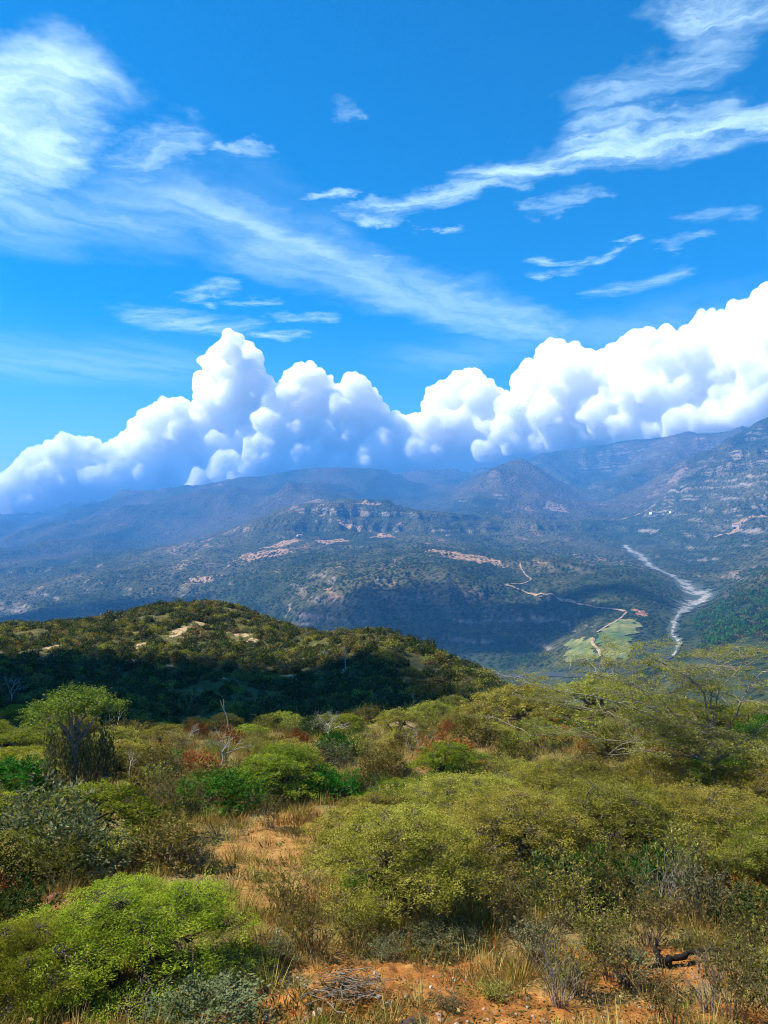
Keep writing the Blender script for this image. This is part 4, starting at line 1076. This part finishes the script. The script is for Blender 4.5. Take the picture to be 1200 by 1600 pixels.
def marks_of(*lst):
    return [(nm, tuple(ghit(px, py, dm))) for nm, px, py, dm in lst]
def sizew(s, a, b):
    return 'small' if s < a else 'large' if s > b else 'medium'
SLOPE_MARKS = marks_of(('the moss hung tree', 118, 1243, 0), ('the white forked dead tree', 349, 1202, 0), ('the deep green bush', 515, 1248, 0), ('the leaning dead tree', 170, 1152, 0), ('the pointed snags', 362, 1150, 0), ('the twiggy grey dead tree', 512, 1165, 0),
    ('the fan of grey branches', 655, 1175, 0), ('the rusty brown bush', 700, 1195, 0), ('the footpath', 450, 1330, 0), ('the footpath thorn tree', 625, 1340, 0), ('the tall thorn tree', 1110, 1275, 0), ('the broad left bush', 150, 1318, 0),
    ('the left edge bush', 20, 1245, 0), ('the brink bush on the right', 930, 1135, 0), ('the dark brink bush', 790, 1118, 0), ('the reddish rocks', 95, 1398, 0), ('the right hand thicket', 890, 1320, 0), ('the right edge shrub', 1195, 1240, 0), ('the small grey dead tree', 300, 1165, 0))

# the rest of the slope: shrubs by kind, told apart only by kind and place
FILL = [('olive_bush', 2.4, 'olive_shrub', 'olive brown shrub'), ('dark_bush', 2.6, 'dark_shrub', 'dark leafy shrub'),
        ('rusty_bush', 2.0, 'rusty_shrub', 'rust coloured shrub'), ('dry_bush', 2.0, 'dry_shrub', 'dry straw coloured shrub'),
        ('umbrella_mid', 5.0, 'flat_topped_bush', 'yellow green flat topped bush'), ('umbrella_far', 5.0, 'flat_topped_bush', 'bright green flat topped bush'),
        ('lime_wands', 2.0, 'wispy_shrub', 'wispy yellow green shrub'), ('bare_wands', 2.0, 'leafless_shrub', 'leafless grey shrub'),
        ('grey_bush', 2.4, 'grey_shrub', 'grey green shrub'), ('green_dome', 3.0, 'green_shrub', 'deep green shrub')]
PR = np.array([.30, .09, .07, .08, .18, .07, .12, .02, .04, .03])
n = 0; tries = 0; ITEMS = []
while n < 300 and tries < 9000:
    tries += 1
    D = math.exp(rp.uniform(math.log(19), math.log(77))); u = rp.uniform(-.56, .56); x = u * D; z = float(zat(x, D))
    px = 600 + u * FPX; py = 830 - (z - CAMZ) / D * FPX
    if 335 < px < 565 and 1255 < py < 1520:
        continue
    if 20 < px < 240 and 1225 < py < 1300:
        continue
    if 80 < px < 330 and 1330 < py < 1420 and rp.random() < .7:
        continue
    if py > 1430:
        continue
    i = rp.choice(len(FILL), p=PR); k, pw, nm, lb = FILL[i]
    s = rp.uniform(.65, 1.3) * (1.0 if pw < 4 else .8)
    if any((x - a) ** 2 + (D - c) ** 2 < (r + .17 * pw * s) ** 2 for a, c, r in OCC):
        continue
    OCC.append((x, D, .2 * pw * s)); n += 1
    ITEMS.append((plant(k, nm, (x, D, z - .06), rp.uniform(0, 6.28), s, lb, 'bush' if 'bush' in nm else 'shrub', 'scattered shrubs of the middle slope', rp.uniform(.7, 1.0)), lb, sizew(s, .8, 1.1), x, D))
landmark_labels(ITEMS, SLOPE_MARKS)
print('slope shrubs', n, tries, time.time() - T0)

# ---- instanced masses
def scatter(name, pts, scl, rz, variants, label):
    cl_ = bpy.data.collections.new(name + '_shapes')
    for k, (V, Fc, mat, sm) in enumerate(variants):
        cl_.objects.link(mesh_ob(name + '_shape', V, Fc, mat, smooth=sm, link=False))
    me = bpy.data.meshes.new(name); pts = np.asarray(pts, np.float32)
    me.vertices.add(len(pts)); me.vertices.foreach_set('co', pts.ravel())
    for an, av in (('size', scl), ('turn', rz)):
        a = me.attributes.new(an, 'FLOAT', 'POINT'); a.data.foreach_set('value', np.asarray(av, np.float32))
    o = bpy.data.objects.new(name, me); COL.objects.link(o)
    ng = bpy.data.node_groups.new(name, 'GeometryNodeTree')
    ng.interface.new_socket('Geometry', in_out='INPUT', socket_type='NodeSocketGeometry'); ng.interface.new_socket('Geometry', in_out='OUTPUT', socket_type='NodeSocketGeometry')
    b = NB(ng); gi = b.n('NodeGroupInput'); go = b.n('NodeGroupOutput')
    ip = b.n('GeometryNodeInstanceOnPoints'); ci = b.n('GeometryNodeCollectionInfo'); ci.inputs['Collection'].default_value = cl_
    ci.inputs['Separate Children'].default_value = True; ci.inputs['Reset Children'].default_value = True
    na = b.n('GeometryNodeInputNamedAttribute', data_type='FLOAT'); na.inputs['Name'].default_value = 'size'
    nr = b.n('GeometryNodeInputNamedAttribute', data_type='FLOAT'); nr.inputs['Name'].default_value = 'turn'
    cx = b.n('ShaderNodeCombineXYZ'); ng.links.new(nr.outputs[0], cx.inputs[2])
    ng.links.new(gi.outputs[0], ip.inputs['Points']); ng.links.new(ci.outputs[0], ip.inputs['Instance']); ip.inputs['Pick Instance'].default_value = True
    ng.links.new(cx.outputs[0], ip.inputs['Rotation']); ng.links.new(na.outputs[0], ip.inputs['Scale'])
    ng.links.new(ip.outputs[0], go.inputs[0])
    o.modifiers.new('scatter', 'NODES').node_group = ng
    return tag(o, label, kind='stuff')
def puff(seed, w, h, n, l, lw, leaf):
    """small shrub for the hill: leaves in a lumpy dome"""
    rg = np.random.default_rng(seed); d = unitv(rg.normal(size=(n, 3))); d[:, 2] = np.abs(d[:, 2])
    r = (1 + .4 * perlin3(d * 1.7 + seed, seed)) * rg.uniform(.35, 1, n) ** .5
    C = np.stack([d[:, 0] * r * w / 2, d[:, 1] * r * w / 2, .05 * h + d[:, 2] * r * h * .85], -1)
    return (*leaf_quads(C, d * .5 + rg.normal(size=(n, 3)), d * .7 + np.array([0, 0, .6]) + rg.normal(size=(n, 3)) * .5, l, lw, rg), leaf, False)
HILLV = [('olive', puff(101, 2.3, 1.5, 420, .34, .17, L_OLIVE)), ('olive', puff(102, 2.8, 1.4, 460, .34, .17, L_OLIVE)), ('dark green', puff(103, 2.6, 1.8, 460, .36, .18, L_DARK)), ('yellow green', puff(104, 3.0, 1.5, 460, .34, .17, L_ACACIA)),
         ('grey', puff(105, 2.4, 1.4, 380, .34, .16, L_GREY)), ('dry brown', puff(106, 2.0, 1.1, 300, .32, .14, L_DRY)), ('dark green', puff(107, 3.4, 2.2, 560, .38, .19, L_DARK))]
rh = np.random.default_rng(9)
N = 18000
D_ = np.sqrt(rh.uniform(74**2, 215**2, N)); u_ = rh.uniform(-.60, .60, N); x_ = u_ * D_
z_ = zat(x_, D_)
sc_ = np.array([np.interp(0, [0], [0])] * N)
ui = np.clip(np.searchsorted(US, u_), 0, len(US) - 1); di = np.clip(np.searchsorted(DR, D_), 0, len(DR) - 1)
dens = fbm(x_ / 14, D_ / 14, 3, 15)
keep = (ATT[di, ui] < .18 + .25 * rh.random(N)) & (dens > -.55 + .45 * rh.random(N)) & (z_ > -70)
x_, D_, z_ = x_[keep], D_[keep], z_[keep]
order = np.argsort(D_); x_, D_, z_ = x_[order], D_[order], z_[order]
sz_ = rh.uniform(.28, .78, len(x_)) * (1 + .5 * (rh.random(len(x_)) < .06)); tz_ = rh.uniform(0, 6.28, len(x_))
# those that show largest are plants of their own
show = (x_ / D_ > -.51) & (x_ / D_ < .51)
own = np.where(show)[0]; own = own[np.argsort(-(sz_[own] / D_[own]))][:290]
hm = []
for nm, (V, Fc, mat, sm) in HILLV:
    o = mesh_ob('hill_shrub', V, Fc, mat, smooth=sm, link=False); hm.append((nm, o.data)); bpy.data.objects.remove(o)
HITEMS = []
HILL_MARKS = marks_of(('the bright hilltop scar', 283, 985, 70), ('the pale scar at the left', 85, 1012, 70), ('the pale outcrop on the hill', 395, 1000, 70), ('the left shaded bare tree', 20, 1075, 70), ('the pale hill tree', 540, 1075, 90), ('the hill foot tree', 648, 1108, 70), ('the shaded bare tree', 300, 1112, 80),
    ('the right hill shoulder', 720, 1060, 80), ('the moss hung tree', 118, 1110, 70), ('the brink of the slope', 850, 1120, 60), ('the twiggy dead tree', 512, 1120, 70), ('the snags', 400, 1110, 70), ('the right brink', 1050, 1128, 60), ('the leaning dead tree', 210, 1118, 70))
for i in own:
    nm, me = hm[rh.integers(len(hm))]
    o = bpy.data.objects.new('hill_shrub', me); COL.objects.link(o)
    o.location = (x_[i], D_[i], z_[i] - .05); o.rotation_euler = (0, 0, tz_[i]); o.scale = (sz_[i],) * 3
    tag(o, nm + ' hill shrub', 'shrub', 'shrubs low on the near side of the hill'); HITEMS.append((o, nm + ' hill shrub', sizew(sz_[i], .74, .95), x_[i], D_[i]))
landmark_labels(HITEMS, HILL_MARKS)
mask = np.ones(len(x_), bool); mask[own] = False
scatter('hill_scrub', np.stack([x_, D_, z_ - .05], -1)[mask], sz_[mask], tz_[mask], [v for _, v in HILLV], 'low scrub covering the hill')
print('hill', len(x_), time.time() - T0)

# scrub and trees of the canyon
rc = np.random.default_rng(19); N = 60000
D_ = np.exp(rc.uniform(math.log(850), math.log(2700), N)); u_ = rc.uniform(-.62, .62, N); x_ = u_ * D_; z_ = zat(x_, D_)
zx = zat(x_ + 6, D_); zy = zat(x_, D_ + 12); slope = np.hypot((zx - z_) / 6, (zy - z_) / 12)
dn = fbm(x_ / 90, D_ / 90, 4, 25); dr_ = polydist(x_, D_, RIV)
keep = (dn > -.25 + .6 * rc.random(N)) & (slope < 1.0) & (dr_ > 34)
for c in [(956, 985, 75), (930, 1015, 70), (965, 1015, 60), (735, 875, 60)]:
    g = ghit(c[0], c[1], 900); keep &= (np.hypot(x_ - g[0], (D_ - g[1]) * .6) > c[2] * .8) | (rc.random(N) < .04)
x_, D_, z_, u_ = x_[keep], D_[keep], z_[keep], u_[keep]
wood = sst(u_, .34, .42) * (1 - sst(D_, 1250, 1500))
s_ = rc.uniform(.5, 1.2, len(x_)) * (1 + .8 * wood)
FARV = [puff(111, 6, 4.2, 70, 1.9, 1.3, L_DARK), puff(112, 7, 5.0, 80, 2.0, 1.4, L_DARK), puff(113, 5, 3.4, 60, 1.7, 1.2, L_OLIVE), puff(114, 8, 6.0, 90, 2.1, 1.5, L_GREEN)]
scatter('canyon_scrub', np.stack([x_, D_, z_ - .2], -1), s_ * .8, rc.uniform(0, 6.28, len(x_)), FARV, 'trees and scrub dotted over the canyon sides')
print('canyon scrub', len(x_), time.time() - T0)

# dry grass of the near slope
def tuft(seed, n, h, spread, leaf, w=.012):
    rg = np.random.default_rng(seed); a = rg.uniform(0, 6.28, n); q = np.sqrt(rg.random(n)) * spread
    C = np.stack([q * np.cos(a), q * np.sin(a), np.full(n, -.02)], -1); A = np.stack([np.cos(a) * .45, np.sin(a) * .45, np.ones(n)], -1) + rg.normal(size=(n, 3)) * .22
    return (*leaf_quads(C, A, rg.normal(size=(n, 3)) * np.array([1, 1, .1]), h, w, rg), leaf, False)
rgz = np.random.default_rng(23); N = 22000
D_ = np.exp(rgz.uniform(math.log(11), math.log(62), N)); u_ = rgz.uniform(-.58, .58, N); x_ = u_ * D_; z_ = zat(x_, D_)
ui = np.clip(np.searchsorted(US, u_), 0, len(US) - 1); di = np.clip(np.searchsorted(DR, D_), 0, len(DR) - 1)
dn = fbm(x_ / 2.2, D_ / 2.2, 3, 35)
keep = dn + .35 * rgz.normal(size=N) > -.15 + .5 * ATT[di, ui] * (D_ < 18) + .45 * ATT[di, ui]
x_, D_, z_ = x_[keep], D_[keep], z_[keep]
TV = [tuft(1, 26, .34, .13, L_STRAW), tuft(2, 22, .26, .16, L_STRAW), tuft(3, 24, .28, .13, L_RUSTG), tuft(4, 20, .18, .12, L_OLIVE, .016), tuft(5, 30, .42, .14, L_STRAW), tuft(6, 24, .22, .14, L_LIME, .016), tuft(7, 22, .2, .15, L_OLIVE, .018)]
scatter('dry_grass', np.stack([x_, D_, z_], -1), rgz.uniform(.5, 1.3, len(x_)) * (.75 + D_ / 60), rgz.uniform(0, 6.28, len(x_)), TV, 'dry straw and russet grass tufts on the soil')
# leaf litter
N = 2600
D_ = np.exp(rgz.uniform(math.log(10.8), math.log(30), N)); u_ = rgz.uniform(-.58, .58, N); x_ = u_ * D_; z_ = zat(x_, D_)
def litter(seed, n, leaf):
    rg = np.random.default_rng(seed); C = np.stack([rg.normal(size=n) * .16, rg.normal(size=n) * .16, rg.uniform(.0, .03, n)], -1)
    return (*leaf_quads(C, np.stack([rg.normal(size=n), rg.normal(size=n), rg.normal(size=n) * .25], -1), np.array([0, 0, 1.]) + rg.normal(size=(n, 3)) * .4, .06, .025, rg), leaf, False)
scatter('leaf_litter', np.stack([x_, D_, z_ + .01], -1), rgz.uniform(.7, 1.5, N), rgz.uniform(0, 6.28, N), [litter(1, 16, L_DRY), litter(2, 14, L_RUST), litter(3, 14, L_OLIVE), litter(4, 12, L_DARK)], 'fallen leaves and twigs strewn over the soil')
print('grass', len(x_), time.time() - T0)

# ------------------------------------------------------------------ stones, brush pile, rocks
m, b, bs, out = newmat('stone')
p = b.n('ShaderNodeTexCoord').outputs['Object']; oi = b.n('ShaderNodeObjectInfo')
nn = b.noise(p, 9, 5, .6)
c = b.ramp(b.math('ADD', b.math('MULTIPLY', nn, .4), b.math('MULTIPLY', oi.outputs['Random'], .6)), [(.2, (.16, .085, .045)), (.5, (.30, .21, .13)), (.72, (.36, .29, .22)), (.92, (.52, .47, .40))])
b.put(bs.inputs['Base Color'], c); bs.inputs['Roughness'].default_value = .9; bump(b, bs, nn, .6, .02)
M_STONE = m
SM = []
for k in range(6):
    v, f = icos(2); rg = np.random.default_rng(200 + k)
    for _ in range(7):
        nrm = unitv(rg.normal(size=3)); dcut = rg.uniform(.55, .85); over = np.maximum(0, v @ nrm - dcut); v = v - over[:, None] * nrm
    v = v * (1 + .10 * perlin3(v * 2.1 + k, k))[:, None] * np.array([1, rg.uniform(.65, .95), rg.uniform(.5, .75)])
    o = mesh_ob('stone', v, f, M_STONE, smooth=False, link=False); SM.append(o.data); bpy.data.objects.remove(o)
rs_ = np.random.default_rng(31)
TONES = {}
for tn, a, c in (('pale', (.36, .31, .25), (.56, .51, .44)), ('tan', (.20, .12, .065), (.34, .22, .13)), ('orange', (.24, .10, .035), (.38, .18, .07)), ('dark', (.035, .026, .02), (.09, .065, .05)), ('reddish', (.10, .045, .026), (.20, .095, .055)), ('grey', (.14, .125, .11), (.27, .25, .225))):
    mt = simple(tn + '_stone', [(.3, a), (.7, c)], 9, 5, .9, .6, .02); TONES[tn] = []
    for me in SM:
        q = me.copy(); q.materials.clear(); q.materials.append(mt); TONES[tn].append(q)
def tone_of(lb):
    for w, t in (('reddish', 'reddish'), ('dark', 'dark'), ('orange stone', 'orange'), ('white', 'pale'), ('pale', 'pale'), ('tan', 'tan'), ('brown', 'tan'), ('grey', 'grey'), ('rock', 'reddish')):
        if w in lb.split(' below ')[0].split(' beside ')[0]:
            return t
    return None
def stone(px, py, wpx, label, group):
    g = G(px, py); r = wpx * g[1] / FPX / 2
    tn = tone_of(label); o = bpy.data.objects.new('stone', (TONES[tn] if tn else SM)[rs_.integers(6)]); COL.objects.link(o)
    o.location = (g[0], g[1], g[2] + r * .08); o.scale = (r, r, r); o.rotation_euler = (rs_.uniform(-.3, .3), rs_.uniform(-.3, .3), rs_.uniform(0, 6.28))
    return tag(o, label, 'stone', group)
for px, py, w_, lb in [(565, 1547, 13, 'white stone at the right end of the brush pile'), (590, 1547, 12, 'tan stone just right of the white stone by the brush pile'), (606, 1558, 16, 'large pale stone on the flat soil right of the mound'), (523, 1560, 12, 'small white stone on the side of the mound'), (522, 1566, 14, 'round orange stone below the white one on the mound'),
                       (484, 1560, 14, 'dark stone on the left flank of the mound'), (498, 1571, 20, 'long pale stone lying tilted on the mound'), (480, 1583, 22, 'brown stone below the tilted one on the mound'), (418, 1580, 16, 'grey stone near the shaded hollow on the left'), (640, 1590, 34, 'dark rock at the bottom edge'), (672, 1533, 9, 'pale stone in the middle of the orange soil'),
                       (708, 1522, 13, 'upright pale stone below the dark hollow'), (788, 1492, 12, 'pinkish white stone right of the dark hollow'), (685, 1575, 18, 'tan stone beside the small tuft of shrub'), (545, 1592, 24, 'dark split rock at the bottom below the mound'), (603, 1575, 14, 'pale stone left of the dark rock at the bottom')]:
    stone(px, py, w_, lb, 'stones on the orange soil')
SITEMS = []
STONE_MARKS = marks_of(('the brush pile', 535, 1540, 0), ('the mound', 500, 1572, 0), ('the dark bottom rock', 640, 1590, 0), ('the small shrub tuft', 700, 1565, 0), ('the leafless grey shrub', 870, 1560, 0), ('the dark hollow', 720, 1480, 0), ('the grey green shrub', 975, 1535, 0), ('the second shrub tuft', 770, 1550, 0), ('the large pale stone', 606, 1558, 0), ('the footpath', 440, 1400, 0), ('the bottom right shrub', 1060, 1590, 0), ('the thorn tree foot', 620, 1460, 0), ('the wispy footpath shrub', 490, 1480, 0), ('the left dark hollow', 425, 1575, 0), ('the bottom edge', 800, 1600, 0), ('the upright pale stone', 708, 1522, 0))
for i in range(220):
    px = rs_.uniform(380, 1080); py = rs_.uniform(1500, 1600) if rs_.random() < .8 else rs_.uniform(1380, 1500)
    w_ = rs_.uniform(3, 9) * (1.6 if rs_.random() < .15 else 1)
    o = stone(px, py, w_, 'small loose stone', 'small loose stones'); SITEMS.append((o, 'loose stone', 'tiny' if w_ < 5 else 'small' if w_ < 8 else 'fist sized', o.location.x, o.location.y))
landmark_labels(SITEMS, STONE_MARKS)
for px, py, w_, lb in [(95, 1398, 40, 'large dark reddish rock among dry grass on the left'), (112, 1408, 28, 'smaller reddish rock leaning on the large one'), (80, 1410, 26, 'low rock left of the large reddish rock'), (285, 1352, 22, 'rock half hidden under dry grass left of the footpath')]:
    o = stone(px, py, w_, lb, 'rocks among dry grass')
# pile of dry brushwood
g = G(535, 1537); rg = np.random.default_rng(71); root = empty('brush_pile', g); tag(root, 'heap of grey dry brushwood on top of the orange mound', 'brushwood')
k = g[1] / FPX
for i in range(70):
    L_ = rg.uniform(25, 90) * k; a = rg.normal() * .4 + (math.pi if rg.random() < .5 else 0); c = np.array([rg.normal() * 24 * k, rg.normal() * .2, .03 + abs(rg.normal()) * .08])
    d = np.array([math.cos(a), math.sin(a), rg.normal() * .12]) * L_ / 2; gg = Geo()
    pt = np.stack([c - d, c - d * .5, c, c + d * .5, c + d]); pt[1:4] += rg.normal(size=(3, 3)) * .035; pt[:, 2] = np.maximum(pt[:, 2], .0)
    gg.tube(pt, np.linspace(rg.uniform(.006, .011), .003, 5), 4); mesh_ob('stick', *gg.get(), B_GREY if rg.random() < .6 else B_TWIG, root, True)
# black gnarled shape added for the dark patch on the right
g = G(1050, 1500); rg = np.random.default_rng(73); k = g[1] / FPX; root = empty('black_shape', g); tag(root, 'black gnarled shape lying on the straw at the lower right', 'branch')
M_BLACK = simple('dull_black', [(.3, (.008, .007, .006)), (.7, (.022, .019, .016))], 9, 4, .95, .5, .02)
for nm, pts_, r0 in [('limb', [(-28, -4, 4), (-12, 0, 8), (8, 2, 14), (26, 6, 18), (60, 8, 20), (110, 12, 24)], .085), ('limb', [(-26, 0, 6), (-30, 2, 24), (-27, 3, 40), (-30, 4, 55)], .07), ('limb', [(-28, -3, 4), (-34, -8, -2), (-46, -12, -6)], .06), ('black_lump', [(-70, 6, 30), (-62, 6, 33), (-55, 6, 38)], .07)]:
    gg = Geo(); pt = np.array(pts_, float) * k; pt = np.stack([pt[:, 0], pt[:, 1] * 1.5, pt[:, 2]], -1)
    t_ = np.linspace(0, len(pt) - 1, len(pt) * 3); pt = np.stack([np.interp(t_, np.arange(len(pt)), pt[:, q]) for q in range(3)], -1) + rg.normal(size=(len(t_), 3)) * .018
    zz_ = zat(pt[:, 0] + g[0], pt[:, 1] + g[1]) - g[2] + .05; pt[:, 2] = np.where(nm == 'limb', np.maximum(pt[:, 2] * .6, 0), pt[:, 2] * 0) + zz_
    gg.tube(pt, r0 * (1 - .75 * np.linspace(0, 1, len(pt))) * rg.uniform(.7, 1.3, len(pt)), 7); mesh_ob(nm, *gg.get(), M_BLACK, root, True)

# ------------------------------------------------------------------ far buildings and the mast on the mesa
M_WALLW = simple('whitewash', [(.3, (.62, .60, .56)), (.7, (.78, .76, .72))], .8); M_TILE = simple('clay_tile', [(.3, (.34, .13, .07)), (.7, (.48, .22, .13))], 1.5)
M_DARKW = simple('dark_opening', [(.3, (.03, .03, .035)), (.7, (.06, .06, .07))], 1.); M_STEEL = simple('mast_steel', [(.3, (.4, .4, .42)), (.7, (.55, .55, .57))], 1.)
def boxv(x0, x1, y0, y1, z0, z1):
    v = np.array([(x, y, z) for z in (z0, z1) for y in (y0, y1) for x in (x0, x1)], float)
    return v, np.array([(0, 2, 3, 1), (4, 5, 7, 6), (0, 1, 5, 4), (2, 6, 7, 3), (0, 4, 6, 2), (1, 3, 7, 5)])
def house(px, py, w_, d_, h_, rz, label, dmin):
    g = G(px, py, dmin); root = empty('house', g, rz); tag(root, label, 'house', 'far houses across the valley')
    mesh_ob('wall', *boxv(-w_ / 2, w_ / 2, -d_ / 2, d_ / 2, -3, h_), M_WALLW, root)
    e = .5; r = h_ + d_ * .22
    v = np.array([(-w_ / 2 - e, -d_ / 2 - e, h_), (w_ / 2 + e, -d_ / 2 - e, h_), (w_ / 2 + e, 0, r), (-w_ / 2 - e, 0, r), (-w_ / 2 - e, d_ / 2 + e, h_), (w_ / 2 + e, d_ / 2 + e, h_)])
    mesh_ob('roof', np.concatenate([v, v - np.array([0, 0, .25])]), [(0, 1, 2, 3), (3, 2, 5, 4), (7, 6, 9, 8), (8, 9, 10, 11), (0, 6, 7, 1), (4, 5, 11, 10)], M_TILE, root)
    mesh_ob('door', *boxv(-.6, .6, -d_ / 2 - .06, -d_ / 2 + .1, 0, 2.1), M_DARKW, root)
    for sx in (-.3, .3):
        mesh_ob('window', *boxv(sx * w_ - .7, sx * w_ + .7, -d_ / 2 - .06, -d_ / 2 + .1, 1.0, 2.2), M_DARKW, root)
for px, py, w_, lb, dm in [(1001, 957, 9, 'red roofed farmhouse on the patch of red earth', 1000), (290, 852, 16, 'white house at the left end of the far hamlet', 2500), (302, 850, 14, 'white house second from the left in the far hamlet', 2500), (272, 855, 12, 'white house set apart left of the far hamlet', 2500), (316, 848, 14, 'white house at the right end of the far hamlet', 2500),
                           (468, 838, 20, 'long pale house on the plateau below the mesa', 2300), (1020, 803, 30, 'long white building on the right hand terraces', 2300), (1050, 801, 22, 'white building at the right end of the terrace row', 2300), (1150, 822, 24, 'pale building near the right edge on the lower terrace', 2000), (965, 690, 20, 'white house high on the shaded slope at the valley head', 4000),
                           (898, 868, 12, 'pale house on the plateau behind the canyon rim', 1900), (700, 838, 16, 'pale house on the plateau right of the mesa', 2300), (420, 858, 14, 'pale house beside the bare slope left of the mesa', 2300)]:
    house(px, py, w_, w_ * .6, w_ * .28, rp.uniform(-.5, .5), lb, dm)
g = G(488, 782, 3000); root = empty('mast', g); tag(root, 'thin lattice mast on top of the bare mesa summit', 'mast')
gm = Geo()
for sx, sy in ((-2, -2), (2, -2), (2, 2), (-2, 2)):
    gm.tube([(sx, sy, -2), (sx * .25, sy * .25, 34)], (.5, .3), 4)
mesh_ob('leg_frame', *gm.get(), M_STEEL, root)
for z in (14, 24, 31):
    gm = Geo(); gm.tube([(-4.5, 0, z), (4.5, 0, z)], (.4, .4), 4); mesh_ob('crossarm', *gm.get(), M_STEEL, root)
print('done', time.time() - T0)
